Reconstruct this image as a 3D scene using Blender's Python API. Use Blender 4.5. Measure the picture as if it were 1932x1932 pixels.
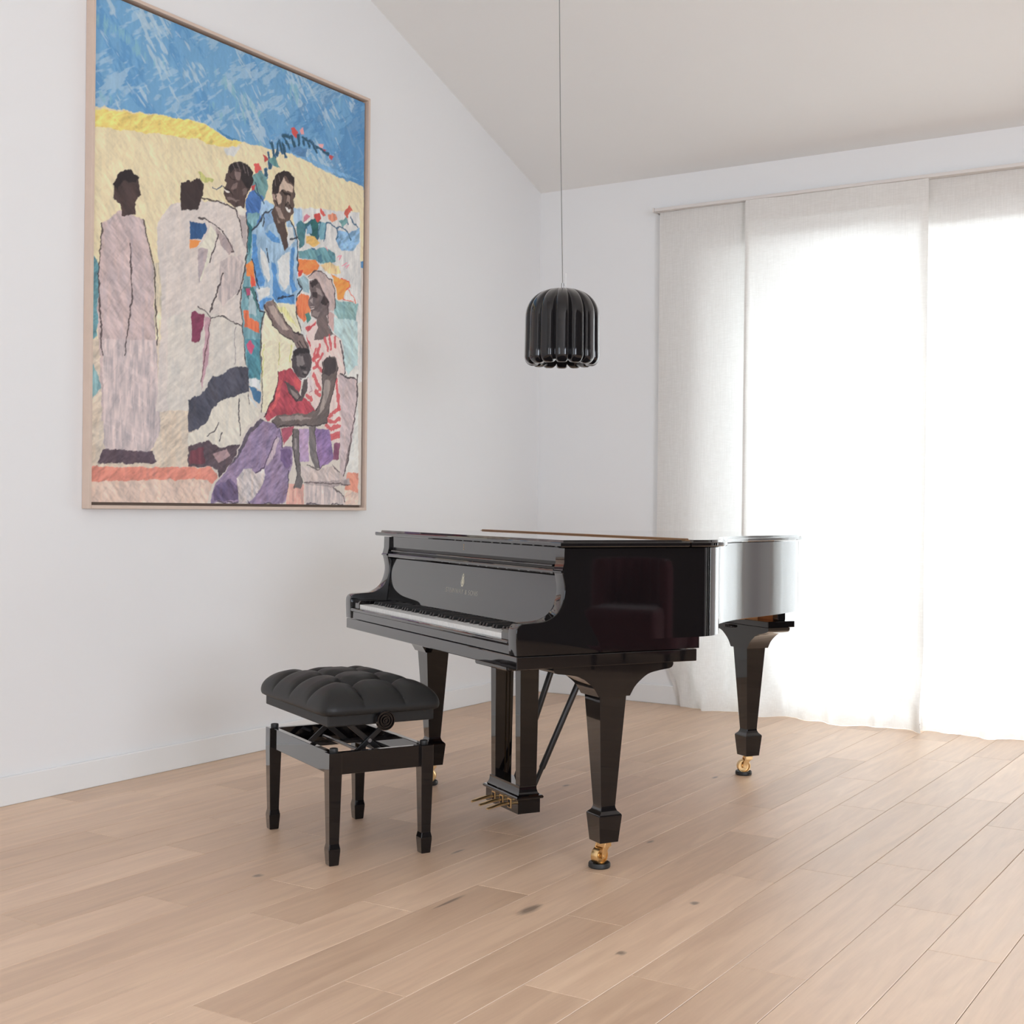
import bpy, bmesh, math, random
import numpy as np
from mathutils import Vector, Matrix

for o in list(bpy.data.objects): bpy.data.objects.remove(o, do_unlink=True)
S = bpy.context.scene
COL = S.collection

# ------------------------------------------------------------------ camera, world, lights, exposure
# world: the room corner behind the piano is the origin, X runs along the window wall, Y into the depth, Z up
yaw, pitch, roll, FPX = -0.56653, -0.00324, 0.01078, 2466.88
cam_d = bpy.data.cameras.new('camera'); cam = bpy.data.objects.new('camera', cam_d); COL.objects.link(cam)
fw = Vector((math.sin(yaw)*math.cos(pitch), math.cos(yaw)*math.cos(pitch), math.sin(pitch)))
rt = Vector((math.cos(yaw), -math.sin(yaw), 0)); up = rt.cross(fw)
r2 = rt*math.cos(roll) + up*math.sin(roll); u2 = -rt*math.sin(roll) + up*math.cos(roll)
cam.matrix_world = Matrix.Translation((4.15752, -6.82629, 1.11907)) @ Matrix(((r2.x, u2.x, -fw.x), (r2.y, u2.y, -fw.y), (r2.z, u2.z, -fw.z))).to_4x4()
cam_d.sensor_width = 36; cam_d.lens = FPX/1932*36; cam_d.clip_start = 0.05; cam_d.clip_end = 100
S.camera = cam

W = bpy.data.worlds.new('world'); S.world = W; W.use_nodes = True
bgn = W.node_tree.nodes['Background']; bgn.inputs[0].default_value = (0.93, 1.0, 0.97, 1); bgn.inputs[1].default_value = 0.5

def area(name, loc, target, sx, sy, power, color=(1, 1, 1)):
    l = bpy.data.lights.new(name, 'AREA'); l.shape = 'RECTANGLE'; l.size = sx; l.size_y = sy; l.energy = power; l.color = color
    o = bpy.data.objects.new(name, l); COL.objects.link(o); o.location = loc
    o.rotation_euler = (Vector(target) - Vector(loc)).to_track_quat('-Z', 'Y').to_euler(); return o
area('daylight_garden_window', (2.55, 0.62, 1.22), (2.55, -3, 1.1), 2.1, 2.35, 205, (0.90, 0.98, 1.06))
area('fill_light_far', (6.2, 0.45, 1.3), (5.6, -3, 0.9), 2.0, 2.3, 260, (0.95, 1.0, 1.02))  # fill lamp added out of view to brighten the right side of the floor
area('fill_light_rear', (3.0, -9.1, 1.6), (3.0, 0, 1.9), 2.6, 2.0, 45, (.91, .985, 1.11))  # fill lamp added behind the camera, stands in for unseen daylight
area('fill_light_side', (8.92, -6.6, 1.55), (0, -5.4, 1.6), 4.4, 2.3, 310, (.91, .985, 1.11))  # fill lamp added to light the left wall; this wall has no window
S.view_settings.view_transform = 'Standard'; S.view_settings.look = 'None'
S.view_settings.gamma = 1; S.view_settings.use_curve_mapping = False
S.view_settings.exposure = 0.17

# ------------------------------------------------------------------ helpers
def lin(c): return tuple((v/12.92 if v <= .04045 else ((v+.055)/1.055)**2.4) for v in [x/255 for x in c])
def mat(name, color, rough=.5, metal=0, ior=1.5, bump=None, var=None, sheen=0, coat=0):
    m = bpy.data.materials.new(name); m.use_nodes = True; nt = m.node_tree; p = nt.nodes['Principled BSDF']
    p.inputs['Base Color'].default_value = (*color, 1); p.inputs['Roughness'].default_value = rough
    p.inputs['Metallic'].default_value = metal; p.inputs['IOR'].default_value = ior
    if sheen: p.inputs['Sheen Weight'].default_value = sheen
    if coat: p.inputs['Coat Weight'].default_value = coat; p.inputs['Coat Roughness'].default_value = .03
    tc = nt.nodes.new('ShaderNodeTexCoord')
    if var:
        n = nt.nodes.new('ShaderNodeTexNoise'); n.inputs['Scale'].default_value = var[0]; n.inputs['Detail'].default_value = 6
        nt.links.new(tc.outputs['Object'], n.inputs['Vector'])
        mx = nt.nodes.new('ShaderNodeMix'); mx.data_type = 'RGBA'
        mx.inputs[6].default_value = (*[c*(1-var[1]) for c in color], 1); mx.inputs[7].default_value = (*[min(1, c*(1+var[1])) for c in color], 1)
        nt.links.new(n.outputs['Fac'], mx.inputs[0]); nt.links.new(mx.outputs[2], p.inputs['Base Color'])
    if bump:
        n = nt.nodes.new('ShaderNodeTexNoise'); n.inputs['Scale'].default_value = bump[0]; n.inputs['Detail'].default_value = 8
        nt.links.new(tc.outputs['Object'], n.inputs['Vector'])
        b = nt.nodes.new('ShaderNodeBump'); b.inputs['Strength'].default_value = bump[1]; b.inputs['Distance'].default_value = bump[2]
        nt.links.new(n.outputs['Fac'], b.inputs['Height']); nt.links.new(b.outputs[0], p.inputs['Normal'])
    return m

M = {}
def gloss(name, base, rough, f0, power, tint=(1, 1, 1)):
    # dark gloss coat whose mirror strength climbs towards grazing angles
    m = bpy.data.materials.new(name); m.use_nodes = True; nt = m.node_tree; N = nt.nodes.new; Lk = nt.links.new
    nt.nodes.remove(nt.nodes['Principled BSDF'])
    d = N('ShaderNodeBsdfDiffuse'); d.inputs[0].default_value = (*base, 1); g = N('ShaderNodeBsdfGlossy'); g.inputs[0].default_value = (*tint, 1); g.inputs['Roughness'].default_value = rough
    tc = N('ShaderNodeTexCoord'); n = N('ShaderNodeTexNoise'); n.inputs['Scale'].default_value = 60; n.inputs['Detail'].default_value = 3; Lk(tc.outputs['Object'], n.inputs['Vector'])
    b = N('ShaderNodeBump'); b.inputs['Strength'].default_value = .01; b.inputs['Distance'].default_value = .001; Lk(n.outputs['Fac'], b.inputs['Height'])
    Lk(b.outputs[0], g.inputs['Normal'])
    lw = N('ShaderNodeLayerWeight'); lw.inputs[0].default_value = .5
    p = N('ShaderNodeMath'); p.operation = 'POWER'; p.inputs[1].default_value = power; Lk(lw.outputs['Facing'], p.inputs[0])
    k = N('ShaderNodeMath'); k.operation = 'MULTIPLY_ADD'; k.inputs[1].default_value = 1-f0; k.inputs[2].default_value = f0; Lk(p.outputs[0], k.inputs[0])
    mx = N('ShaderNodeMixShader'); Lk(k.outputs[0], mx.inputs[0]); Lk(d.outputs[0], mx.inputs[1]); Lk(g.outputs[0], mx.inputs[2]); Lk(mx.outputs[0], nt.nodes['Material Output'].inputs[0])
    return m
M['lacquer'] = gloss('black_lacquer', (.006, .005, .0055), .03, .032, 2.75)
M['satin'] = mat('black_satin', (.010, .009, .009), .3, ior=1.5)
M['leather'] = mat('black_leather', (.016, .0155, .015), .42, ior=1.36, bump=(420, .25, .0008))
M['ivory'] = mat('white_key', (.80, .80, .78), .25)
M['ebony'] = mat('black_key', (.012, .012, .012), .3)
M['brass'] = mat('polished_brass', (.86, .60, .30), .3, 1, var=(30, .08))
M['hinge'] = mat('aged_brass', (.36, .22, .12), .35, .8)
M['gold'] = mat('gold_leaf', (.80, .76, .62), .45)
M['rubber'] = mat('black_rubber', (.015, .015, .015), .5)
M['spruce'] = mat('spruce', (.62, .30, .12), .5, var=(14, .15))
M['steel'] = mat('steel', (.45, .45, .45), .3, 1)
M['wall'] = mat('white_paint', (.83, .83, .83), .7, bump=(160, .05, .001))
M['ceil'] = mat('ceiling_paint', (.84, .83, .81), .8, bump=(160, .05, .001))
M['trim'] = mat('white_gloss_trim', (.82, .82, .81), .4)
M['dark_wall'] = mat('dark_plaster', (.10, .09, .085), .7, var=(3, .2))
M['rail'] = mat('white_rail', (.72, .68, .65), .5)
M['upvc'] = mat('white_window_frame', (.75, .75, .74), .35)
M['velvet'] = mat('maroon_velvet', (.16, .02, .035), .7, sheen=.4, var=(12, .2))
M['frame_wood'] = mat('pale_maple', (.66, .52, .43), .5, var=(25, .06))
M['frame_shadow'] = mat('dark_frame_rebate', (.20, .135, .10), .6)
M['lamp'] = gloss('black_glazed_ceramic', (.010, .009, .010), .07, .035, 2.9)
M['lamp_in'] = mat('lamp_inside', (.03, .028, .028), .4)
M['cord'] = mat('grey_cord', (.22, .22, .21), .5)
M['clear'] = mat('clear_fitting', (.75, .75, .74), .2)

def finish(name, bm, m, parent=None, smooth=None, bevel=0, seg=2):
    bmesh.ops.recalc_face_normals(bm, faces=bm.faces)
    me = bpy.data.meshes.new(name); bm.to_mesh(me); bm.free()
    o = bpy.data.objects.new(name, me); COL.objects.link(o)
    me.materials.append(m)
    if smooth is not None:
        for p in me.polygons: p.use_smooth = True
        me.set_sharp_from_angle(angle=math.radians(smooth))
    if bevel:
        md = o.modifiers.new('bevel', 'BEVEL'); md.width = bevel; md.segments = seg; md.limit_method = 'ANGLE'; md.angle_limit = math.radians(40)
    if parent: o.parent = parent
    return o
def BM(): return bmesh.new()
def box(bm, x0, x1, y0, y1, z0, z1):
    v = [bm.verts.new(p) for p in ((x0,y0,z0),(x1,y0,z0),(x1,y1,z0),(x0,y1,z0),(x0,y0,z1),(x1,y0,z1),(x1,y1,z1),(x0,y1,z1))]
    for f in ((3,2,1,0),(4,5,6,7),(0,1,5,4),(1,2,6,5),(2,3,7,6),(3,0,4,7)): bm.faces.new([v[i] for i in f])
    return v
def loft(bm, rings, cap=(True, True)):
    rv = [[bm.verts.new(p) for p in r] for r in rings]; n = len(rv[0])
    for a, b in zip(rv, rv[1:]):
        for i in range(n): bm.faces.new((a[i], a[(i+1) % n], b[(i+1) % n], b[i]))
    if cap[0]: bm.faces.new(rv[0][::-1])
    if cap[1]: bm.faces.new(rv[-1])
    return rv
def prism(bm, pts, axis, a, b):
    # a 2-D outline pushed along one axis
    def P(p, t): return {'x': (t, p[0], p[1]), 'y': (p[0], t, p[1]), 'z': (p[0], p[1], t)}[axis]
    return loft(bm, [[P(p, a) for p in pts], [P(p, b) for p in pts]])
def square_rings(cx, cy, prof):
    return [[(cx-h, cy-h, z), (cx+h, cy-h, z), (cx+h, cy+h, z), (cx-h, cy+h, z)] for h, z in prof]
def lathe(bm, prof, n=32, c=(0, 0, 0), axis='z', cap=(True, True)):
    rings = []
    for r, z in prof:
        ring = []
        for i in range(n):
            a = 2*math.pi*i/n; p = (r*math.cos(a), r*math.sin(a), z)
            if axis == 'x': p = (p[2], p[0], p[1])
            if axis == 'y': p = (p[0], p[2], p[1])
            ring.append((p[0]+c[0], p[1]+c[1], p[2]+c[2]))
        rings.append(ring)
    return loft(bm, rings, cap)
def tube(bm, pts, r, n=10):
    pts = [Vector(p) for p in pts]; rings = []
    for i, p in enumerate(pts):
        d = (pts[min(i+1, len(pts)-1)] - pts[max(i-1, 0)]).normalized()
        a = d.orthogonal().normalized() if i == 0 else (a0 - d*a0.dot(d)).normalized()
        a0 = a; b = d.cross(a); rr = r[i] if isinstance(r, (list, tuple)) else r
        rings.append([p + rr*(a*math.cos(2*math.pi*k/n) + b*math.sin(2*math.pi*k/n)) for k in range(n)])
    return loft(bm, rings)
def crom(pts, n=6, closed=False):
    out = []; N = len(pts)
    for i in range(N if closed else N-1):
        g = lambda k: pts[k % N] if closed else pts[min(max(k, 0), N-1)]
        p0, p1, p2, p3 = (np.array(g(i+k), float) for k in (-1, 0, 1, 2))
        for s in range(n):
            t = s/n
            out.append(tuple(.5*((2*p1) + (-p0+p2)*t + (2*p0-5*p1+4*p2-p3)*t*t + (-p0+3*p1-3*p2+p3)*t**3)))
    if not closed: out.append(tuple(map(float, pts[-1])))
    return out
def offset(poly, d):
    # move a closed counter-clockwise outline outwards by d
    out = []; n = len(poly)
    for i in range(n):
        p0, p1, p2 = (np.array(poly[(i+k) % n], float) for k in (-1, 0, 1))
        e1 = p1-p0; e2 = p2-p1; e1 /= np.linalg.norm(e1)+1e-12; e2 /= np.linalg.norm(e2)+1e-12
        n1 = np.array((e1[1], -e1[0])); n2 = np.array((e2[1], -e2[0])); b = n1+n2
        b /= max(np.dot(b, n1), .35); out.append(tuple(p1+b*d))
    return out
def tag(o, label=None, cat=None, group=None, kind=None):
    if label: o['label'] = label
    if cat: o['category'] = cat
    if group: o['group'] = group
    if kind: o['kind'] = kind
    return o
def empty(name, loc, rz=0):
    o = bpy.data.objects.new(name, None); COL.objects.link(o); o.location = loc; o.rotation_euler = (0, 0, rz); o.empty_display_size = .1
    return o
def struct(name, bm, m, parent=None, **k):
    o = finish(name, bm, m, parent, **k)
    if not parent: o['kind'] = 'structure'
    return o

# ------------------------------------------------------------------ the room
XR, YB, SL, ZC = 9.0, -9.2, .375, 3.04        # right wall, rear wall, ceiling slope, eave height
YM = YB/2; ZR = ZC - SL*YM
WX0, WX1, WZ = 1.09, 3.4, 2.567                # the garden window's opening
# floor: oak boards laid end to end, every joint where it lies
PW, PL = .1815, 1.135
joint = {}
for k in range(-12, 60): joint[k] = random.Random(k*7+3).random()*PL
for x, y in ((1.8185,-2.79),(2.363,-3.705),(2.5445,-3.083),(2.0,-3.606),(2.1815,-3.30),(1.0925,-3.436),(1.637,-3.048),(1.4555,-3.912),(.7295,-3.464),(.911,-2.68),(1.274,-3.10),(2.726,-2.887)):
    joint[round((x-2.0)/PW)] = y % PL
verts, faces, cols, uvs = [], [], [], []
rnd = random.Random(5)
k0, k1 = math.floor((-.02-2.0)/PW), math.ceil((XR-2.0)/PW)
for k in range(k0, k1):
    xa, xb = max(2.0+k*PW, -.02), min(2.0+(k+1)*PW, XR)
    if k not in joint: joint[k] = rnd.random()*PL
    y = joint[k] - PL*9; y = joint[k] % PL + math.floor(YB/PL)*PL - PL
    while y < .02:
        ya, yb = max(y, YB), min(y+PL, .02)
        if yb > ya+.01:
            g, ch = .0009, .0007; i = len(verts)
            for z, e in ((-.004, g), (-.0012, g), (0, g+ch)):
                verts += [(xa+e, ya+e, z), (xb-e, ya+e, z), (xb-e, yb-e, z), (xa+e, yb-e, z)]
            rows = [(i+8, i+9, i+10, i+11)] + [(i+a+q, i+a+(q+1) % 4, i+a+4+(q+1) % 4, i+a+4+q) for a in (0, 4) for q in range(4)]
            faces += rows; c = rnd.random(); c2 = rnd.random(); cols += [(c, c2, rnd.random(), 1)]*len(rows)
        y += PL
me = bpy.data.meshes.new('floor'); me.from_pydata(verts, [], faces); me.update()
ca = me.color_attributes.new('board', 'FLOAT_COLOR', 'CORNER')
arr = np.repeat(np.array(cols, np.float32), 4, axis=0); ca.data.foreach_set('color', arr.ravel())
fl = bpy.data.objects.new('floor', me); COL.objects.link(fl); fl['kind'] = 'structure'
bm = BM(); box(bm, -.2, XR+.2, YB-.2, .2, -.12, -.004)
m = bpy.data.materials.new('dark_gap'); m.use_nodes = True; m.node_tree.nodes['Principled BSDF'].inputs['Base Color'].default_value = (.16, .10, .06, 1); M['gap'] = m
sub = finish('subfloor', bm, M['gap'], fl)
def oak():
    m = bpy.data.materials.new('oiled_oak'); m.use_nodes = True; nt = m.node_tree; N = nt.nodes.new; Lk = nt.links.new
    p = nt.nodes['Principled BSDF']; p.inputs['Roughness'].default_value = .33; p.inputs['IOR'].default_value = 1.95
    tc = N('ShaderNodeTexCoord'); at = N('ShaderNodeVertexColor'); at.layer_name = 'board'
    sep = N('ShaderNodeSeparateColor'); Lk(at.outputs[0], sep.inputs[0])
    sc = N('ShaderNodeVectorMath'); sc.operation = 'SCALE'; sc.inputs['Scale'].default_value = 37; Lk(at.outputs[0], sc.inputs[0])
    ad = N('ShaderNodeVectorMath'); Lk(tc.outputs['Object'], ad.inputs[0]); Lk(sc.outputs[0], ad.inputs[1])
    mp = N('ShaderNodeMapping'); mp.inputs['Scale'].default_value = (9, .8, 1); Lk(ad.outputs[0], mp.inputs['Vector'])
    n1 = N('ShaderNodeTexNoise'); n1.inputs['Scale'].default_value = 2.2; n1.inputs['Detail'].default_value = 9; n1.inputs['Distortion'].default_value = 1.2; Lk(mp.outputs[0], n1.inputs['Vector'])
    mp2 = N('ShaderNodeMapping'); mp2.inputs['Scale'].default_value = (90, 5, 1); Lk(ad.outputs[0], mp2.inputs['Vector'])
    n2 = N('ShaderNodeTexNoise'); n2.inputs['Scale'].default_value = 2; n2.inputs['Detail'].default_value = 4; Lk(mp2.outputs[0], n2.inputs['Vector'])
    r1 = N('ShaderNodeValToRGB'); e = r1.color_ramp.elements
    e[0].position = .26; e[0].color = (*(.62, .42, .285), 1); e[1].position = .68; e[1].color = (*(.76, .54, .375), 1)
    Lk(n1.outputs['Fac'], r1.inputs[0])
    # board to board tone
    r2 = N('ShaderNodeValToRGB'); e = r2.color_ramp.elements
    e[0].color = (.86, .83, .80, 1); e[1].color = (1.06, 1.06, 1.06, 1); Lk(sep.outputs[0], r2.inputs[0])
    mu = N('ShaderNodeMix'); mu.data_type = 'RGBA'; mu.blend_type = 'MULTIPLY'; mu.inputs[0].default_value = 1; Lk(r1.outputs[0], mu.inputs[6]); Lk(r2.outputs[0], mu.inputs[7])
    r3 = N('ShaderNodeValToRGB'); e = r3.color_ramp.elements; e[0].position = .3; e[0].color = (.965, .955, .945, 1); e[1].position = .6; e[1].color = (1, 1, 1, 1); Lk(n2.outputs['Fac'], r3.inputs[0])
    mu2 = N('ShaderNodeMix'); mu2.data_type = 'RGBA'; mu2.blend_type = 'MULTIPLY'; mu2.inputs[0].default_value = 1; Lk(mu.outputs[2], mu2.inputs[6]); Lk(r3.outputs[0], mu2.inputs[7])
    last = mu2.outputs[2]
    # knots: small dark eyes at their places on the boards
    for kx, ky, w, h in ((2.611,-3.406,.011,.014),(1.403,-3.903,.012,.016),(2.256,-3.721,.016,.045),(2.633,-3.895,.010,.014),(1.74,-3.33,.006,.03),(2.20,-2.86,.008,.02),(1.52,-2.25,.008,.02),(.62,-3.0,.010,.014),(1.95,-1.75,.008,.02),(2.03,-3.79,.006,.06)):
        s1 = N('ShaderNodeVectorMath'); s1.operation = 'SUBTRACT'; Lk(tc.outputs['Object'], s1.inputs[0]); s1.inputs[1].default_value = (kx, ky, 0)
        s2 = N('ShaderNodeVectorMath'); s2.operation = 'DIVIDE'; Lk(s1.outputs[0], s2.inputs[0]); s2.inputs[1].default_value = (w, h, 1)
        ln = N('ShaderNodeVectorMath'); ln.operation = 'LENGTH'; Lk(s2.outputs[0], ln.inputs[0])
        am = N('ShaderNodeMath'); am.operation = 'ADD'; Lk(ln.outputs['Value'], am.inputs[0])
        ns = N('ShaderNodeMath'); ns.operation = 'MULTIPLY_ADD'; Lk(n2.outputs['Fac'], ns.inputs[0]); ns.inputs[1].default_value = 1.2; ns.inputs[2].default_value = -.6; Lk(ns.outputs[0], am.inputs[1])
        rr = N('ShaderNodeMapRange'); rr.inputs['From Min'].default_value = .5; rr.inputs['From Max'].default_value = 1.5; rr.inputs['To Min'].default_value = .75; rr.inputs['To Max'].default_value = 0; Lk(am.outputs[0], rr.inputs['Value'])
        mk = N('ShaderNodeMix'); mk.data_type = 'RGBA'; Lk(rr.outputs[0], mk.inputs[0]); Lk(last, mk.inputs[6]); mk.inputs[7].default_value = (.13, .09, .065, 1); last = mk.outputs[2]
    Lk(last, p.inputs['Base Color'])
    b = N('ShaderNodeBump'); b.inputs['Strength'].default_value = .12; b.inputs['Distance'].default_value = .001; Lk(n2.outputs['Fac'], b.inputs['Height']); Lk(b.outputs[0], p.inputs['Normal'])
    rg = N('ShaderNodeMapRange'); rg.inputs['To Min'].default_value = .40; rg.inputs['To Max'].default_value = .52; Lk(n1.outputs['Fac'], rg.inputs['Value']); Lk(rg.outputs[0], p.inputs['Roughness'])
    return m
M['oak'] = oak(); me.materials.append(M['oak'])

bm = BM(); prism(bm, [(YB, 0), (0, 0), (0, ZC), (YM, ZR), (YB, ZC)], 'x', -.2, 0); struct('wall_left', bm, M['wall'])
bm = BM()                                        # the window wall, with its opening and an added one for the far fill
for x0, x1, z0, z1 in ((-.2, WX0, 0, ZC), (WX1, 5.2, 0, ZC), (7.2, XR+.2, 0, ZC), (5.2, 7.2, WZ, ZC), (WX0, WX1, WZ, ZC)): box(bm, x0, x1, 0, .3, z0, z1)
struct('wall_back', bm, M['wall'])
bm = BM(); prism(bm, [(YB, 0), (0, 0), (0, ZC), (YM, ZR), (YB, ZC)], 'x', XR, XR+.2); struct('wall_right', bm, M['dark_wall'])
bm = BM()
for x0, x1, z0, z1 in ((-.2, 1.7, 0, ZC), (4.3, XR+.2, 0, ZC), (1.7, 4.3, 0, .6), (1.7, 4.3, 2.6, ZC)): box(bm, x0, x1, YB-.2, YB, z0, z1)
struct('wall_front', bm, M['wall'])
bm = BM(); prism(bm, [(.3, ZC-.3*SL), (YM, ZR), (YB-.2, ZC-.2*SL), (YB-.2, ZC+.2), (YM, ZR+.2), (.3, ZC+.2)], 'x', -.2, XR+.2); struct('ceiling', bm, M['ceil'])
bm = BM(); box(bm, .0, .014, YB, 0, 0, .107); struct('baseboard_left', bm, M['trim'], bevel=.004)
bm = BM(); box(bm, .014, WX0, -.014, 0, 0, .107); struct('baseboard_back', bm, M['trim'], bevel=.004)

def window(name, x0, x1, z0, z1, y, panes, th=.06):
    bm = BM(); e = .07
    for a, b, c, d in ((x0, x0+e, z0, z1), (x1-e, x1, z0, z1), (x0+e, x1-e, z0, z0+e), (x0+e, x1-e, z1-e, z1)): box(bm, a, b, y, y+th, c, d)
    w = (x1-x0-2*e)/panes
    for k in range(1, panes): box(bm, x0+e+k*w-.05, x0+e+k*w+.05, y, y+th, z0+e, z1-e)
    o = struct(name, bm, M['upvc'], bevel=.004)
    for k in range(panes):
        bm = BM(); a = x0+e+k*w+(.05 if k else 0); b = x0+e+(k+1)*w-(.05 if k < panes-1 else 0)
        box(bm, a, b, y+th/2-.004, y+th/2+.004, z0+e, z1-e); finish('pane', bm, M['glass'], o)
    return o
m = bpy.data.materials.new('window_glass'); m.use_nodes = True; nt = m.node_tree; nt.nodes.remove(nt.nodes['Principled BSDF'])
t = nt.nodes.new('ShaderNodeBsdfTransparent'); t.inputs[0].default_value = (.97, .985, .98, 1); gl = nt.nodes.new('ShaderNodeBsdfGlossy'); gl.inputs['Roughness'].default_value = .02
fr = nt.nodes.new('ShaderNodeFresnel'); fr.inputs[0].default_value = 1.45; mx = nt.nodes.new('ShaderNodeMixShader')
nt.links.new(fr.outputs[0], mx.inputs[0]); nt.links.new(t.outputs[0], mx.inputs[1]); nt.links.new(gl.outputs[0], mx.inputs[2]); nt.links.new(mx.outputs[0], nt.nodes['Material Output'].inputs[0])
M['glass'] = m
window('window_1', WX0, WX1, 0, WZ, .16, 2)
window('added_window_far', 5.2, 7.2, 0, WZ, .16, 2); window('added_window_rear', 1.7, 4.3, .6, 2.6, YB-.12, 2);  # both unseen, added to house the far and rear fill lamps

# ------------------------------------------------------------------ curtains
def linen():
    m = bpy.data.materials.new('white_linen'); m.use_nodes = True; nt = m.node_tree; N = nt.nodes.new; Lk = nt.links.new
    nt.nodes.remove(nt.nodes['Principled BSDF'])
    tc = N('ShaderNodeTexCoord'); mp = N('ShaderNodeMapping'); mp.inputs['Scale'].default_value = (230, 230, 9); Lk(tc.outputs['Object'], mp.inputs['Vector'])
    n = N('ShaderNodeTexNoise'); n.inputs['Scale'].default_value = 1; n.inputs['Detail'].default_value = 5; Lk(mp.outputs[0], n.inputs['Vector'])
    mp2 = N('ShaderNodeMapping'); mp2.inputs['Scale'].default_value = (30, 30, 300); Lk(tc.outputs['Object'], mp2.inputs['Vector'])
    n2 = N('ShaderNodeTexNoise'); n2.inputs['Scale'].default_value = 1; n2.inputs['Detail'].default_value = 5; Lk(mp2.outputs[0], n2.inputs['Vector'])
    mul = N('ShaderNodeMath'); mul.operation = 'MULTIPLY'; Lk(n.outputs['Fac'], mul.inputs[0]); Lk(n2.outputs['Fac'], mul.inputs[1])
    r = N('ShaderNodeValToRGB'); e = r.color_ramp.elements; e[0].position = .12; e[0].color = (.85, .825, .79, 1); e[1].position = .42; e[1].color = (.94, .92, .89, 1); Lk(mul.outputs[0], r.inputs[0])
    d = N('ShaderNodeBsdfDiffuse'); Lk(r.outputs[0], d.inputs[0]); t = N('ShaderNodeBsdfTranslucent'); Lk(r.outputs[0], t.inputs[0])
    mx = N('ShaderNodeMixShader'); mx.inputs[0].default_value = .24; Lk(d.outputs[0], mx.inputs[1]); Lk(t.outputs[0], mx.inputs[2])
    tr = N('ShaderNodeBsdfTransparent'); m2 = N('ShaderNodeMixShader'); m2.inputs[0].default_value = .03
    Lk(mx.outputs[0], m2.inputs[1]); Lk(tr.outputs[0], m2.inputs[2]); Lk(m2.outputs[0], nt.nodes['Material Output'].inputs[0])
    return m
M['linen'] = linen()
ZT = 2.815
def curtain(x0, x1, y, seed, label, flare=0, hem=.014):
    rg = random.Random(seed); w = x1-x0
    waves = [(rg.uniform(7, 11)/1, rg.uniform(0, 6.3), .010), (rg.uniform(16, 22), rg.uniform(0, 6.3), .006), (rg.uniform(3, 5), rg.uniform(0, 6.3), .012)]
    nx, nz = int(w*110), 90
    def pos(i, j):
        s, t = i/nx, j/nz                                # t runs from the floor up
        z = .0015 + (ZT-.0015)*t; low = max(0, 1-z/.75)
        x = x0 + w*s
        yy = y + sum(a*math.sin(f*x+p+.25*math.sin(2*z)) for f, p, a in waves)*(.35+.65*(1-t)) 
        yy += low**1.4*(.034*math.sin(13*x+seed+5*z)+.022*math.sin(29*x+9*z+seed)+.010*math.sin(53*x-14*z))
        x += flare*(1-s)**3*low**1.3*(.10+.03*math.sin(9*z+1)) + low**2*.012*math.sin(25*x+9*z)
        if z < .05: yy -= .016*(1-z/.05)*(.6+.4*math.sin(8*x+seed))
        return (x, min(yy, -.022), z)
    bm = BM(); V = [[bm.verts.new(pos(i, j)) for j in range(nz+1)] for i in range(nx+1)]
    for i in range(nx):
        for j in range(nz): bm.faces.new((V[i][j], V[i+1][j], V[i+1][j+1], V[i][j+1]))
    o = finish('linen_curtain', bm, M['linen'], None, smooth=180)
    tag(o, label, 'curtain')
    # doubled heading band and side hem
    bm = BM(); H = .115
    def strip(f, n1, n2):
        V = [[bm.verts.new(f(a/n1, b/n2)) for b in range(n2+1)] for a in range(n1+1)]
        for a in range(n1):
            for b in range(n2): bm.faces.new((V[a][b], V[a+1][b], V[a+1][b+1], V[a][b+1]))
    def hd(s, t):
        p = pos(s*nx, nz*(1-t*H/ZT)); return (p[0], p[1]-.003, p[2]+.003)
    strip(hd, nx, 8); finish('heading_band', bm, M['linen'], o, smooth=180)
    bm = BM()
    def sd(s, t):
        p = pos(s*nx*hem/w, nz*t); return (p[0]-.002, p[1]-.002, p[2])
    strip(sd, 3, nz); finish('side_hem', bm, M['linen'], o, smooth=180)
    return o
curtain(.832, 1.41, -.055, 2, 'white linen curtain panel hanging nearest the room corner, narrow one beside bare wall', flare=1, hem=.035)
curtain(1.372, 2.36, -.085, 5, 'white linen curtain panel overlapping the narrow one, glowing behind the piano tail')
curtain(2.325, 3.52, -.045, 8, 'white linen curtain panel farthest from the room corner')
bm = BM(); box(bm, .815, 3.55, -.095, 0, ZT+.004, ZT+.022); o = finish('curtain_rail', bm, M['rail'], None, bevel=.003)
tag(o, 'slim white curtain rail fixed on the wall above the linen curtains', 'curtain rail')
bm = BM(); box(bm, .806, .815, -.10, 0, ZT-.0, ZT+.026); finish('end_cap', bm, M['rail'], o, bevel=.003)

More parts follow.
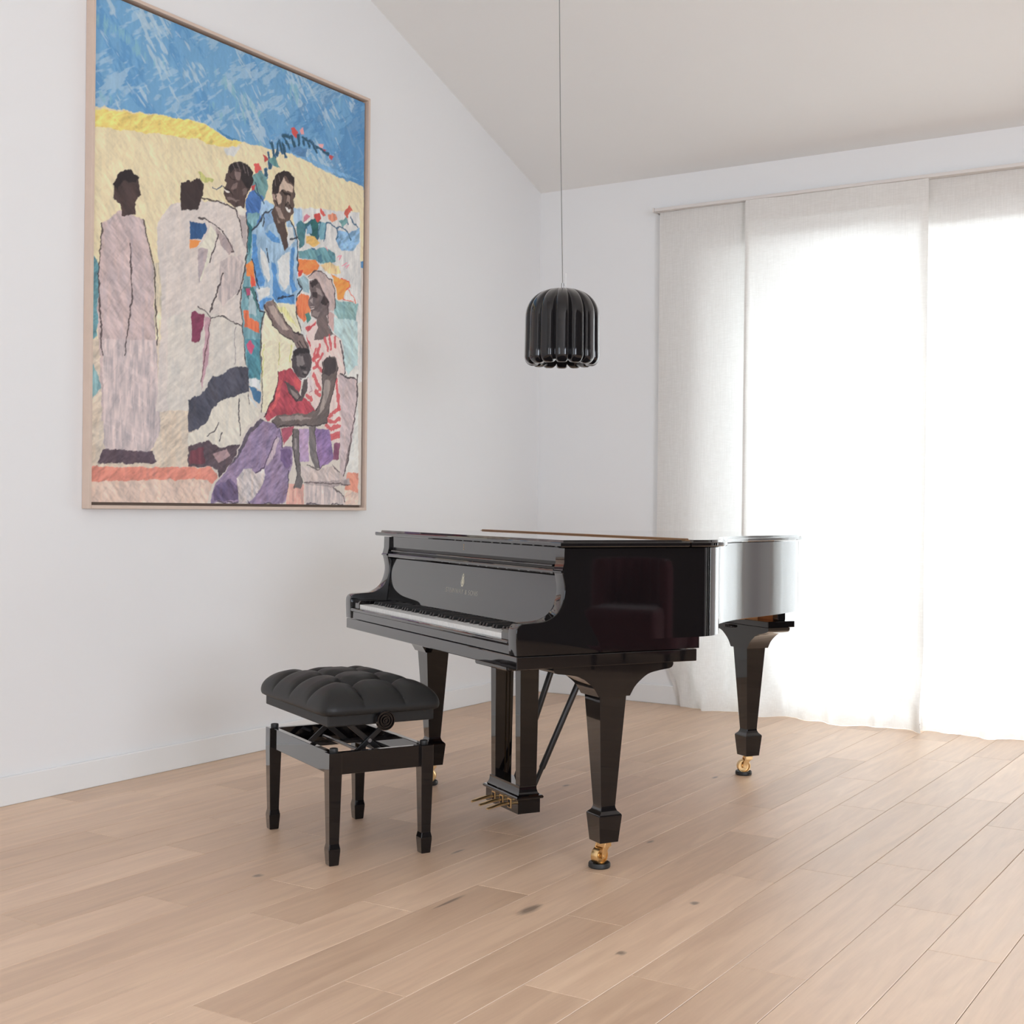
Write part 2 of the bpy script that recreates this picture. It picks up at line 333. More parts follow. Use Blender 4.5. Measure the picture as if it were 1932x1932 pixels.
# ------------------------------------------------------------------ the painting on the left wall
CW, CH, YRT, ZBT = 1.66, 2.0, -1.736, 1.124
PAINT=[(0, (222, 206, 165), 1, [2204, 1461, 1888, 1520, 1580, 1559, 1289, 1601, 1133, 1622, 1079, 1624, 1024, 1617, 968, 1599, 883, 1599, 795, 1604, 687, 1613, 551, 1624, 487, 1628, 435, 1620, 389, 1609, 288, 1596, 149, 1586, 5, 1585, -38, 1221, 2198, 819]),
(0, (233, 205, 105), 2, [2204, 1448, 1580, 1552, 1186, 1616, 1090, 1621, 1024, 1615, 962, 1592, 854, 1602, 899, 1567, 995, 1548, 1067, 1547, 1132, 1547, 1579, 1478, 2204, 1382]),
(0, (205, 205, 200), 1, [967, 1546, 865, 1579, 899, 1526, 950, 1522]),
(0, (190, 190, 110), 2, [1114, 1412, 1065, 1403, 1021, 1397, 1032, 1382, 1097, 1376]),
(0, (110, 165, 205), 2, [557, 1625, 435, 1638, 288, 1623, 135, 1617, 34, 1607, 149, 1600, 322, 1602, 435, 1616]),
(0, (60, 125, 170), 1, [1013, 1628, 957, 1610, 871, 1602, 900, 1597, 968, 1599]),
(0, (214, 200, 170), 2, [2198, 884, 1839, 910, 1572, 932, 1281, 1002, 1272, 345, 2192, 287]),
(0, (206, 190, 170), 2, [2195, 575, 1120, 698, 1112, 122, 2190, 93]),
(0, (96, 150, 160), 3, [2006, 1020, 1841, 1086, 1710, 1032, 1618, 910, 1638, 651, 1835, 557, 2002, 677]),
(0, (60, 110, 150), 3, [1964, 890, 1818, 949, 1708, 823, 1750, 638, 1920, 653]),
(0, (236, 140, 60), 2, [1903, 970, 1797, 1006, 1753, 924, 1839, 875]),
(0, (205, 75, 80), 2, [1942, 789, 1859, 819, 1837, 751, 1921, 722]),
(0, (120, 160, 165), 3, [2041, 558, 1705, 631, 1613, 458, 1746, 303, 2037, 285]),
(0, (190, 170, 168), 2, [1621, 1093, 1528, 1166, 1413, 1151, 1356, 951, 1333, 341, 1611, 323, 1639, 760]),
(0, (196, 180, 178), 2, [1615, 641, 1337, 673, 1312, 290, 1371, 192, 1600, 201]),
(0, (76, 60, 58), 2, [1567, 1267, 1540, 1314, 1483, 1338, 1435, 1318, 1429, 1252, 1457, 1200, 1452, 1164, 1519, 1143, 1529, 1186, 1567, 1208]),
(0, (48, 41, 43), 1, [1572, 1259, 1540, 1314, 1483, 1340, 1435, 1318, 1454, 1292, 1521, 1285, 1544, 1242]),
(1, (70, 58, 60), 7, [1621, 1093, 1636, 870, 1614, 580]),
(1, (70, 58, 60), 7, [1413, 1151, 1351, 952, 1332, 648]),
(1, (70, 58, 60), 7, [1479, 1044, 1467, 821, 1502, 592]),
(0, (88, 72, 82), 3, [1610, 208, 1347, 212, 1331, 163, 1632, 149]),
(1, (62, 116, 160), 20, [781, 1412, 769, 1464]),
(1, (40, 80, 100), 13, [781, 1412, 769, 1464]),
(1, (62, 116, 160), 20, [739, 1429, 734, 1493]),
(1, (40, 80, 100), 13, [739, 1429, 734, 1493]),
(1, (62, 116, 160), 20, [709, 1452, 698, 1513]),
(1, (40, 80, 100), 13, [709, 1452, 698, 1513]),
(1, (62, 116, 160), 20, [674, 1527, 681, 1593]),
(1, (40, 80, 100), 13, [674, 1527, 681, 1593]),
(1, (62, 116, 160), 20, [644, 1585, 669, 1643]),
(1, (40, 80, 100), 13, [644, 1585, 669, 1643]),
(1, (62, 116, 160), 20, [632, 1596, 620, 1663]),
(1, (40, 80, 100), 13, [632, 1596, 620, 1663]),
(1, (62, 116, 160), 20, [595, 1618, 614, 1656]),
(1, (40, 80, 100), 13, [595, 1618, 614, 1656]),
(1, (62, 116, 160), 20, [569, 1602, 595, 1656]),
(1, (40, 80, 100), 13, [569, 1602, 595, 1656]),
(1, (62, 116, 160), 20, [551, 1645, 589, 1688]),
(1, (40, 80, 100), 13, [551, 1645, 589, 1688]),
(1, (62, 116, 160), 20, [589, 1688, 539, 1704]),
(1, (40, 80, 100), 13, [589, 1688, 539, 1704]),
(1, (62, 116, 160), 20, [507, 1656, 533, 1706]),
(1, (40, 80, 100), 13, [507, 1656, 533, 1706]),
(1, (62, 116, 160), 20, [481, 1671, 488, 1717]),
(1, (40, 80, 100), 13, [481, 1671, 488, 1717]),
(1, (62, 116, 160), 20, [449, 1687, 456, 1716]),
(1, (40, 80, 100), 13, [449, 1687, 456, 1716]),
(1, (62, 116, 160), 20, [410, 1688, 430, 1722]),
(1, (40, 80, 100), 13, [410, 1688, 430, 1722]),
(1, (62, 116, 160), 20, [383, 1707, 462, 1719]),
(1, (40, 80, 100), 13, [383, 1707, 462, 1719]),
(1, (62, 116, 160), 20, [336, 1692, 390, 1706]),
(1, (40, 80, 100), 13, [336, 1692, 390, 1706]),
(1, (62, 116, 160), 20, [356, 1670, 377, 1700]),
(1, (40, 80, 100), 13, [356, 1670, 377, 1700]),
(1, (62, 116, 160), 20, [275, 1680, 337, 1696]),
(1, (40, 80, 100), 13, [275, 1680, 337, 1696]),
(0, (90, 140, 140), 2, [693, 1565, 644, 1585, 612, 1545, 656, 1540]),
(0, (80, 130, 175), 2, [545, 1651, 429, 1674, 428, 1631, 525, 1626]),
(0, (205, 70, 65), 0, [540, 1739, 514, 1749, 488, 1730, 501, 1703, 527, 1716]),
(0, (225, 150, 150), 0, [482, 1740, 457, 1768, 443, 1737, 469, 1726]),
(0, (190, 70, 65), 0, [723, 1579, 699, 1572, 680, 1564, 711, 1544]),
(0, (215, 80, 75), 0, [782, 1520, 746, 1532, 722, 1508, 770, 1481]),
(0, (190, 70, 75), 0, [268, 1677, 231, 1685, 241, 1661, 268, 1659]),
(0, (225, 160, 160), 0, [350, 1720, 303, 1722, 310, 1698, 337, 1701]),
(0, (180, 60, 70), 0, [316, 1697, 282, 1698, 296, 1690]),
(0, (105, 150, 150), 3, [781, 1474, 740, 1500, 697, 1480, 682, 1441, 714, 1379, 762, 1357, 792, 1376]),
(0, (60, 110, 175), 3, [827, 1344, 804, 1390, 769, 1406, 720, 1391, 708, 1351, 719, 1307, 737, 1261, 694, 1227, 765, 1156, 812, 1164, 823, 1287]),
(0, (150, 185, 215), 2, [732, 1363, 696, 1379, 647, 1363, 653, 1341, 707, 1284, 737, 1303]),
(1, (50, 85, 105), 8, [769, 1406, 708, 1360]),
(1, (50, 85, 105), 7, [769, 1439, 738, 1387]),
(0, (190, 60, 60), 0, [792, 1417, 769, 1427, 769, 1406, 786, 1398]),
(0, (208, 206, 202), 1, [515, 1379, 352, 1407, 32, 1448, -4, 610, 535, 563, 504, 1043]),
(0, (160, 190, 215), 2, [522, 1382, 457, 1378, 456, 1299, 508, 1294]),
(0, (128, 172, 208), 3, [194, 1330, 116, 1335, 31, 1379, 30, 1310, 79, 1246, 164, 1240, 214, 1277]),
(0, (70, 125, 135), 3, [495, 1309, 463, 1329, 423, 1305, 435, 1220, 467, 1197, 488, 1254]),
(0, (38, 98, 98), 2, [440, 1316, 365, 1356, 324, 1351, 330, 1279, 346, 1249, 397, 1271, 423, 1297]),
(0, (120, 165, 195), 1, [417, 1307, 391, 1325, 384, 1282, 416, 1276]),
(0, (110, 165, 180), 2, [344, 1338, 284, 1358, 296, 1267, 330, 1261]),
(1, (48, 95, 125), 8, [430, 1291, 391, 1342]),
(1, (48, 95, 125), 8, [350, 1248, 324, 1346]),
(1, (48, 95, 125), 8, [296, 1262, 284, 1354, 250, 1356, 201, 1334, 193, 1303, 211, 1284]),
(1, (48, 95, 125), 8, [215, 1340, 159, 1355, 116, 1331, 102, 1306]),
(1, (48, 95, 125), 8, [174, 1375, 132, 1401, 117, 1376]),
(1, (48, 95, 125), 8, [96, 1417, 74, 1389, 45, 1376]),
(0, (110, 160, 160), 2, [188, 1377, 132, 1406, 117, 1381, 159, 1355]),
(0, (198, 65, 58), 1, [375, 1376, 332, 1389, 325, 1364, 344, 1345, 375, 1357]),
(0, (215, 85, 75), 0, [325, 1413, 308, 1403, 288, 1389, 311, 1378, 328, 1390]),
(0, (205, 90, 70), 1, [153, 1422, 111, 1471, 86, 1451, 111, 1428, 125, 1400]),
(0, (205, 120, 140), 1, [450, 1322, 444, 1358, 424, 1371, 401, 1358, 430, 1335]),
(0, (228, 140, 105), 2, [271, 1392, 216, 1412, 198, 1388, 236, 1363, 264, 1371]),
(0, (228, 182, 95), 2, [423, 1262, 370, 1271, 326, 1244, 369, 1216, 422, 1231]),
(0, (98, 150, 158), 3, [409, 1207, 356, 1208, 302, 1235, 220, 1222, 212, 1183, 247, 1163, 321, 1151, 382, 1159, 473, 1152, 480, 1177]),
(0, (60, 105, 140), 0, [396, 1214, 349, 1209, 376, 1200]),
(0, (70, 120, 140), 1, [349, 1178, 315, 1197, 301, 1163, 335, 1149]),
(1, (225, 135, 155), 6, [199, 1198, 171, 1212, 185, 1187]),
(1, (225, 135, 155), 6, [163, 1168, 128, 1183]),
(1, (225, 135, 155), 6, [142, 1162, 107, 1177, 128, 1155]),
(1, (225, 135, 155), 6, [282, 1238, 268, 1223]),
(0, (240, 130, 50), 2, [480, 1147, 401, 1156, 355, 1159, 328, 1137, 354, 1110, 413, 1083, 446, 1083, 478, 1060]),
(0, (215, 65, 45), 0, [479, 1095, 446, 1096, 459, 1072, 478, 1060]),
(0, (228, 195, 140), 2, [328, 1141, 260, 1170, 184, 1156, 170, 1126, 253, 1113]),
(0, (140, 170, 180), 3, [485, 1051, 426, 1077, 403, 1059, 399, 998, 445, 1000]),
(0, (242, 148, 48), 2, [246, 1114, 183, 1101, 113, 1098, 94, 1078, 140, 1035, 147, 1007, 196, 1000, 210, 1061]),
(1, (225, 95, 65), 6, [169, 1103, 112, 1094, 98, 1069, 126, 1055]),
(1, (225, 95, 65), 6, [112, 1053, 68, 1022, 61, 1000]),
(1, (225, 95, 65), 6, [147, 1007, 75, 998]),
(0, (225, 112, 58), 3, [458, 989, 399, 985, 388, 916, 433, 857, 482, 890, 496, 945]),
(0, (70, 130, 120), 1, [430, 897, 404, 909, 384, 881, 410, 856]),
(0, (132, 172, 172), 3, [209, 993, 39, 999, 52, 909, 173, 899, 215, 925]),
(0, (178, 204, 203), 2, [222, 906, 38, 911, 34, 690, 106, 669, 157, 796, 221, 839]),
(0, (215, 213, 206), 1, [134, 674, 30, 670, 22, 161, 126, 154]),
(0, (178, 204, 203), 2, [143, 782, 36, 803, 34, 707, 105, 640, 141, 673]),
(0, (112, 160, 170), 3, [814, 1299, 731, 1307, 772, 1236, 789, 1200, 782, 1084, 750, 964, 701, 870, 724, 791, 716, 674, 720, 547, 803, 540, 829, 704, 850, 908, 823, 1098]),
(0, (70, 135, 150), 3, [824, 727, 723, 743, 715, 618, 726, 566, 792, 564]),
(0, (40, 112, 120), 2, [814, 1262, 784, 1238, 794, 1140, 806, 1097]),
(0, (60, 110, 110), 2, [839, 959, 774, 969, 737, 873, 773, 894, 809, 914]),
(0, (165, 190, 195), 2, [798, 953, 761, 912, 749, 847, 808, 847]),
(0, (240, 132, 42), 2, [823, 1069, 782, 1088, 763, 1037, 754, 984, 786, 965, 793, 1016, 819, 1016]),
(0, (220, 75, 50), 0, [787, 1021, 763, 1012, 756, 980, 786, 965]),
(0, (228, 108, 58), 2, [837, 860, 802, 865, 799, 828, 736, 819, 735, 769, 759, 774, 825, 787]),
(0, (175, 65, 105), 0, [824, 953, 798, 961, 794, 932, 815, 925]),
(0, (200, 72, 112), 1, [812, 714, 788, 729, 764, 703, 788, 667, 806, 686]),
(0, (212, 216, 214), 1, [798, 560, 726, 562, 720, 520, 786, 523]),
(0, (58, 112, 152), 2, [797, 527, 720, 508, 722, 453, 761, 467]),
(0, (205, 210, 210), 2, [797, 485, 767, 466, 718, 411, 754, 384, 801, 401]),
(0, (85, 140, 165), 1, [796, 460, 754, 421, 754, 405, 784, 428]),
(0, (207, 196, 188), 1, [1344, 1145, 1259, 1246, 1112, 1292, 1080, 1291, 1020, 1307, 964, 1314, 907, 1305, 884, 1289, 826, 1296, 812, 1245, 814, 1162, 823, 1098, 839, 1013, 850, 949, 844, 909, 849, 846, 839, 777, 826, 696, 813, 602, 803, 519, 1100, 395, 1334, 379, 1309, 805]),
(0, (212, 208, 190), 1, [1104, 1087, 1040, 1194, 1001, 1169, 1049, 1040, 1091, 954, 1107, 951]),
(0, (172, 158, 160), 2, [1109, 1086, 1050, 1096, 1070, 1013, 1107, 939]),
(0, (165, 148, 146), 2, [1012, 1195, 905, 1138, 899, 1106, 932, 1084, 973, 1126, 1001, 1153]),
(0, (190, 176, 172), 2, [977, 1052, 904, 1089, 835, 1100, 856, 948, 958, 860, 992, 888]),
(0, (180, 166, 162), 1, [866, 1276, 820, 1273, 821, 1136, 847, 1164]),
(0, (40, 84, 132), 2, [1159, 1192, 1073, 1200, 1059, 1179, 1094, 1132, 1158, 1113]),
(0, (235, 140, 50), 0, [1158, 1113, 1096, 1124, 1109, 1102, 1157, 1078]),
(0, (205, 198, 188), 1, [1106, 832, 957, 816, 848, 784, 803, 515, 1100, 395, 1273, 383, 1278, 770]),
(0, (130, 55, 85), 2, [1143, 815, 1068, 809, 1073, 769, 1104, 689, 1141, 685]),
(0, (190, 150, 160), 1, [1068, 801, 1035, 802, 1048, 599, 1085, 476, 1071, 677]),
(1, (66, 54, 56), 7, [1111, 1215, 1068, 1219, 1001, 1197, 962, 1184]),
(1, (66, 54, 56), 7, [962, 1180, 922, 1143, 899, 1110, 913, 1104]),
(1, (66, 54, 56), 7, [1112, 1292, 1063, 1306, 992, 1308, 930, 1305, 878, 1290]),
(1, (66, 54, 56), 7, [884, 1289, 866, 1252, 848, 1181]),
(1, (66, 54, 56), 7, [826, 1296, 813, 1233, 815, 1120]),
(1, (66, 54, 56), 7, [815, 1112, 834, 1014, 873, 921]),
(1, (66, 54, 56), 7, [1106, 834, 1068, 829, 1035, 806]),
(1, (66, 54, 56), 7, [1029, 802, 963, 815, 848, 788]),
(1, (66, 54, 56), 7, [850, 949, 849, 867, 836, 765, 816, 622]),
(1, (66, 54, 56), 7, [960, 1006, 997, 911, 1035, 826]),
(1, (66, 54, 56), 7, [995, 1162, 1043, 1041]),
(1, (105, 70, 75), 6, [1032, 798, 1055, 679, 1085, 516]),
(1, (150, 140, 140), 4, [883, 780, 886, 615]),
(0, (76, 76, 90), 3, [1159, 441, 1101, 457, 1063, 480, 1042, 518, 1015, 548, 954, 566, 920, 594, 880, 604, 804, 605, 793, 560, 797, 497, 849, 485, 924, 459, 991, 433, 1018, 403, 1034, 366, 1050, 345, 1094, 322, 1157, 299]),
(0, (212, 205, 190), 1, [1157, 295, 1099, 318, 1050, 345, 1018, 403, 991, 433, 924, 459, 849, 485, 800, 497, 779, 453, 706, 416, 754, 384, 801, 347, 835, 308, 858, 261, 892, 252, 972, 246, 1016, 262, 1038, 277, 1098, 250, 1156, 228]),
(1, (70, 62, 66), 6, [979, 353, 1006, 311, 1044, 289]),
(1, (70, 62, 66), 6, [855, 464, 854, 373, 850, 299]),
(1, (70, 62, 66), 6, [961, 309, 972, 276]),
(1, (70, 62, 66), 6, [800, 489, 793, 444]),
(0, (90, 74, 82), 3, [1157, 240, 1098, 258, 1038, 273, 1005, 255, 971, 244, 892, 256, 846, 266, 874, 211, 908, 169, 975, 114, 981, 146, 1031, 161, 1155, 149]),
(0, (165, 135, 138), 2, [1016, 214, 932, 238, 909, 214, 976, 175]),
(0, (115, 60, 72), 2, [1146, 220, 1065, 240, 1059, 172, 1145, 161]),
(0, (216, 132, 112), 2, [2190, 130, 1097, 151, 1031, 161, 987, 134, 981, 114, 1008, 81, 1047, 96, 2190, 56]),
(0, (216, 188, 170), 2, [2190, 63, 1047, 104, 1008, 81, 1030, 48, 1045, -12, 2189, -20]),
(0, (62, 50, 50), 1, [1213, 1343, 1108, 1386, 1083, 1367, 1085, 1315, 1101, 1288, 1112, 1254, 1212, 1226]),
(0, (78, 62, 60), 2, [938, 1468, 915, 1493, 876, 1511, 829, 1509, 793, 1488, 781, 1453, 792, 1417, 810, 1393, 827, 1360, 832, 1314, 890, 1298, 919, 1313, 953, 1330, 963, 1345, 958, 1374, 948, 1400, 962, 1410, 946, 1438]),
(0, (48, 41, 43), 1, [938, 1468, 915, 1495, 876, 1513, 823, 1512, 786, 1485, 778, 1450, 795, 1413, 828, 1406, 848, 1422, 857, 1445, 852, 1475, 892, 1478, 926, 1446]),
(1, (105, 92, 92), 5, [910, 1495, 886, 1463]),
(1, (105, 92, 92), 5, [881, 1505, 863, 1468]),
(1, (105, 92, 92), 5, [852, 1508, 829, 1472]),
(1, (105, 92, 92), 5, [823, 1498, 811, 1463]),
(0, (128, 108, 104), 1, [898, 1460, 857, 1461, 857, 1445, 874, 1425, 892, 1441]),
(0, (120, 100, 96), 1, [908, 1401, 880, 1415, 885, 1389, 914, 1375]),
(0, (112, 94, 90), 0, [851, 1388, 819, 1403, 821, 1378, 845, 1365]),
(0, (120, 102, 98), 0, [947, 1344, 890, 1339, 850, 1347, 896, 1330, 942, 1329]),
(0, (225, 216, 208), 0, [959, 1370, 936, 1370, 924, 1367, 936, 1360, 956, 1362]),
(1, (38, 30, 32), 8, [926, 1430, 897, 1424]),
(1, (40, 32, 34), 6, [959, 1378, 925, 1373, 908, 1352]),
(1, (60, 80, 110), 6, [1031, 1366, 1004, 1360, 970, 1379]),
(0, (222, 214, 200), 1, [890, 1302, 861, 1320, 823, 1307, 826, 1282, 861, 1279]),
(0, (224, 216, 184), 1, [701, 878, 647, 928, 622, 919, 502, 929, 485, 890, 455, 824, 455, 789, 505, 731, 515, 543, 720, 526, 714, 759]),
(0, (222, 213, 182), 1, [720, 743, 499, 743, 517, 628, 598, 610, 628, 498, 676, 427, 706, 412, 720, 533]),
(0, (230, 222, 150), 2, [628, 905, 565, 905, 507, 856, 475, 821, 539, 852]),
(1, (200, 200, 110), 7, [600, 746, 602, 643]),
(1, (200, 200, 110), 7, [518, 738, 530, 659]),
(1, (70, 64, 60), 7, [704, 874, 724, 791, 722, 673]),
(1, (70, 64, 60), 7, [489, 924, 482, 881, 449, 816]),
(1, (95, 90, 85), 6, [726, 734, 712, 576, 711, 412]),
(1, (205, 205, 120), 6, [705, 720, 709, 576]),
(1, (180, 170, 130), 5, [603, 735, 605, 658]),
(0, (146, 180, 206), 2, [789, 1212, 766, 1246, 707, 1311, 640, 1350, 621, 1298, 589, 1236, 569, 1162, 545, 1240, 571, 1308, 540, 1316, 504, 1282, 484, 1220, 480, 1156, 484, 1046, 452, 1008, 477, 982, 490, 954, 502, 929, 622, 919, 650, 932, 689, 909, 701, 878, 734, 874, 756, 942, 762, 962, 754, 993, 781, 1093, 789, 1166]),
(0, (72, 138, 198), 2, [786, 1208, 760, 1205, 753, 1131, 734, 1071, 700, 1013, 708, 987, 747, 981, 781, 1089]),
(0, (72, 138, 198), 2, [664, 1104, 631, 1101, 620, 1026, 601, 986, 554, 975, 503, 974, 502, 935, 615, 919, 653, 953, 642, 1022]),
(0, (72, 138, 198), 2, [703, 1224, 670, 1243, 614, 1223, 598, 1194, 638, 1197, 675, 1208]),
(0, (72, 138, 198), 2, [531, 1186, 506, 1199, 513, 1042, 484, 1003, 516, 981, 536, 1038]),
(0, (72, 138, 198), 2, [737, 911, 689, 935, 647, 936, 701, 903, 707, 882, 731, 878]),
(0, (120, 160, 200), 2, [707, 1307, 653, 1339, 640, 1295, 676, 1271, 706, 1232]),
(0, (208, 210, 208), 1, [735, 1159, 692, 1124, 673, 1077, 666, 1023, 681, 1006, 719, 1061]),
(0, (208, 210, 208), 1, [618, 1115, 588, 1142, 538, 1168, 535, 1013, 573, 990, 605, 1019]),
(0, (208, 210, 208), 1, [756, 963, 714, 977, 666, 980, 671, 950, 738, 915]),
(0, (208, 210, 208), 1, [558, 1280, 520, 1287, 506, 1225, 544, 1184]),
(1, (44, 48, 62), 8, [790, 1220, 754, 1252, 707, 1311, 647, 1349]),
(1, (44, 48, 62), 8, [718, 1255, 707, 1307]),
(1, (44, 48, 62), 8, [693, 1158, 674, 1094]),
(1, (44, 48, 62), 8, [782, 1093, 763, 1045, 738, 966]),
(1, (44, 48, 62), 8, [762, 945, 731, 874]),
(1, (44, 48, 62), 8, [540, 1314, 504, 1282, 484, 1212, 480, 1090]),
(1, (44, 48, 62), 8, [481, 1047, 452, 1010, 483, 977, 489, 950]),
(1, (44, 48, 62), 8, [610, 942, 509, 973]),
(1, (44, 48, 62), 8, [731, 874, 701, 874]),
(1, (44, 48, 62), 8, [532, 1229, 488, 1246]),
(0, (84, 68, 62), 1, [662, 1320, 641, 1367, 540, 1340, 571, 1295, 550, 1230, 550, 1183, 568, 1162, 592, 1205, 621, 1260, 652, 1297]),
(0, (140, 120, 110), 1, [634, 1351, 609, 1343, 602, 1285, 621, 1290]),
(0, (96, 78, 70), 2, [663, 1445, 630, 1507, 587, 1538, 550, 1542, 514, 1520, 510, 1477, 503, 1444, 513, 1416, 508, 1391, 518, 1355, 537, 1317, 571, 1297, 621, 1305, 640, 1343, 647, 1385, 660, 1412]),
(0, (54, 45, 45), 1, [663, 1441, 655, 1476, 630, 1507, 587, 1538, 550, 1542, 514, 1520, 509, 1478, 542, 1488, 559, 1510, 580, 1505, 608, 1465, 617, 1438, 626, 1410, 657, 1419]),
(0, (198, 174, 154), 1, [608, 1461, 580, 1501, 558, 1484, 517, 1472, 519, 1450, 554, 1447, 586, 1449, 611, 1430]),
(0, (190, 166, 148), 1, [635, 1417, 611, 1430, 592, 1417, 598, 1390, 622, 1373]),
(0, (150, 128, 116), 0, [554, 1425, 535, 1433, 541, 1389, 566, 1384]),
(0, (160, 138, 126), 1, [634, 1353, 610, 1362, 590, 1332, 571, 1310, 609, 1315]),
(1, (35, 28, 28), 10, [592, 1443, 560, 1432, 535, 1433]),
(1, (40, 32, 32), 8, [572, 1378, 554, 1395, 528, 1374]),
(1, (40, 32, 32), 7, [629, 1414, 641, 1390, 622, 1368]),
(0, (232, 224, 216), 0, [572, 1372, 534, 1367, 535, 1355, 556, 1355]),
(0, (165, 140, 128), 0, [659, 1408, 641, 1411, 632, 1388, 647, 1385]),
(1, (110, 96, 94), 4, [642, 1483, 636, 1459]),
(1, (110, 96, 94), 4, [618, 1506, 611, 1482]),
(0, (124, 106, 102), 2, [704, 899, 650, 932, 621, 897, 564, 849, 510, 808, 442, 795, 402, 764, 389, 713, 440, 712, 486, 724, 506, 757, 582, 782, 645, 818, 691, 863]),
(0, (172, 152, 142), 1, [677, 898, 646, 911, 577, 843, 538, 809, 583, 808, 633, 845]),
(1, (58, 48, 50), 6, [701, 899, 645, 818, 582, 782, 506, 757]),
(1, (58, 48, 50), 6, [647, 932, 564, 845, 507, 804, 442, 795]),
(1, (58, 48, 50), 6, [461, 762, 414, 714]),
(1, (58, 48, 50), 6, [480, 755, 440, 712]),
(1, (58, 48, 50), 6, [435, 778, 395, 725]),
(0, (184, 163, 158), 2, [408, 1075, 354, 1115, 294, 1107, 238, 1084, 216, 1042, 209, 975, 214, 939, 257, 933, 288, 996, 313, 1037, 347, 1067, 400, 1064]),
(0, (108, 94, 94), 2, [393, 1056, 354, 1071, 320, 1045, 289, 1009, 254, 969, 260, 919, 280, 894, 344, 881, 384, 890, 391, 920, 397, 936, 403, 962, 386, 995, 399, 1024]),
(0, (58, 48, 50), 0, [393, 1043, 354, 1071, 333, 1056, 380, 1027]),
(0, (62, 52, 54), 0, [379, 1005, 339, 1015, 339, 984, 369, 980]),
(0, (58, 48, 50), 1, [299, 1003, 254, 974, 278, 953, 318, 960]),
(0, (150, 134, 130), 0, [353, 1031, 319, 1027, 305, 1002, 332, 1003]),
(0, (215, 198, 192), 0, [393, 933, 362, 943, 365, 927, 388, 920]),
(0, (165, 150, 146), 0, [395, 967, 372, 975, 372, 949]),
(0, (140, 124, 120), 0, [371, 918, 318, 916, 337, 891, 378, 895]),
(0, (112, 96, 94), 2, [344, 886, 270, 913, 259, 856, 227, 824, 315, 778, 355, 760, 372, 781, 343, 833]),
(0, (205, 168, 162), 1, [250, 934, 215, 916, 221, 839, 256, 866, 267, 905]),
(1, (74, 58, 60), 6, [408, 1075, 354, 1113, 294, 1107, 238, 1084, 216, 1042, 209, 953]),
(1, (74, 58, 60), 6, [347, 1067, 313, 1037, 288, 996, 257, 937]),
(1, (74, 58, 60), 6, [257, 933, 262, 865, 220, 821, 171, 795]),
(1, (74, 58, 60), 6, [391, 928, 365, 936]),
(0, (222, 198, 190), 1, [429, 831, 351, 876, 337, 847, 369, 781, 355, 760, 275, 805, 220, 821, 168, 795, 142, 711, 133, 598, 379, 555, 381, 709]),
(0, (222, 198, 190), 1, [382, 782, 164, 807, 134, 656, 190, 637, 205, 721, 253, 721, 294, 694, 300, 644, 315, 514, 307, 479, 344, 454, 411, 506, 380, 606]),
(0, (204, 72, 80), 1, [423, 832, 351, 874, 344, 859, 409, 812]),
(0, (204, 72, 80), 1, [422, 801, 389, 770, 382, 736, 405, 768]),
(1, (225, 200, 195), 9, [390, 849, 351, 872]),
(1, (225, 200, 195), 9, [402, 795, 350, 845]),
(1, (205, 76, 82), 15, [282, 796, 261, 740]),
(1, (205, 76, 82), 15, [248, 813, 240, 751]),
(1, (205, 76, 82), 15, [322, 760, 335, 714, 374, 683]),
(1, (205, 76, 82), 15, [213, 808, 206, 764]),
(1, (205, 76, 82), 15, [301, 717, 341, 660, 367, 644]),
(1, (205, 76, 82), 15, [348, 739, 361, 702]),
(1, (205, 76, 82), 20, [347, 675, 307, 644]),
(1, (205, 76, 82), 20, [360, 617, 339, 579, 312, 550]),
(1, (205, 76, 82), 20, [411, 515, 378, 496]),
(1, (205, 76, 82), 20, [345, 538, 318, 522]),
(1, (205, 76, 82), 20, [328, 708, 368, 678]),
(1, (80, 58, 66), 7, [171, 795, 142, 725, 134, 644]),
(1, (90, 66, 74), 6, [142, 696, 134, 651]),
(0, (196, 176, 176), 2, [183, 637, 40, 623, 30, 545, 55, 405, 98, 219, 133, 135, 161, 153, 165, 398, 180, 488]),
(1, (62, 52, 56), 9, [169, 639, 105, 628, 44, 622]),
(1, (70, 58, 60), 9, [37, 646, 35, 522, 65, 404, 99, 237, 133, 145]),
(1, (120, 104, 106), 6, [65, 404, 126, 172]),
(0, (222, 198, 190), 1, [210, 621, 175, 606, 180, 488, 158, 421, 167, 303, 212, 301, 248, 353, 282, 378, 255, 406, 223, 530]),
(1, (205, 76, 82), 18, [249, 425, 215, 445, 173, 466]),
(1, (205, 76, 82), 18, [269, 387, 234, 367, 172, 384]),
(1, (205, 76, 82), 18, [255, 406, 221, 399, 172, 420]),
(1, (205, 76, 82), 18, [234, 336, 171, 348]),
(1, (205, 76, 82), 18, [226, 322, 171, 334]),
(1, (205, 76, 82), 18, [196, 609, 188, 551, 176, 461]),
(0, (140, 80, 110), 2, [205, 301, 167, 303, 169, 221, 218, 219]),
(0, (143, 122, 154), 3, [693, 375, 626, 375, 588, 347, 575, 266, 505, 269, 504, 182, 528, 138, 536, 30, 571, 0, 1024, 0, 1013, 48, 975, 106, 919, 156, 863, 220, 812, 309, 753, 363, 718, 386]),
(0, (92, 82, 96), 2, [718, 386, 753, 363, 812, 309, 863, 220, 919, 156, 880, 182, 823, 251, 777, 315, 723, 360, 693, 375]),
(0, (104, 88, 124), 3, [1008, 49, 969, 90, 902, 108, 849, 59, 854, 18, 1002, 8]),
(0, (204, 192, 188), 3, [867, 109, 821, 155, 774, 153, 744, 137, 690, 164, 687, 113, 731, 49, 796, 2, 854, 1]),
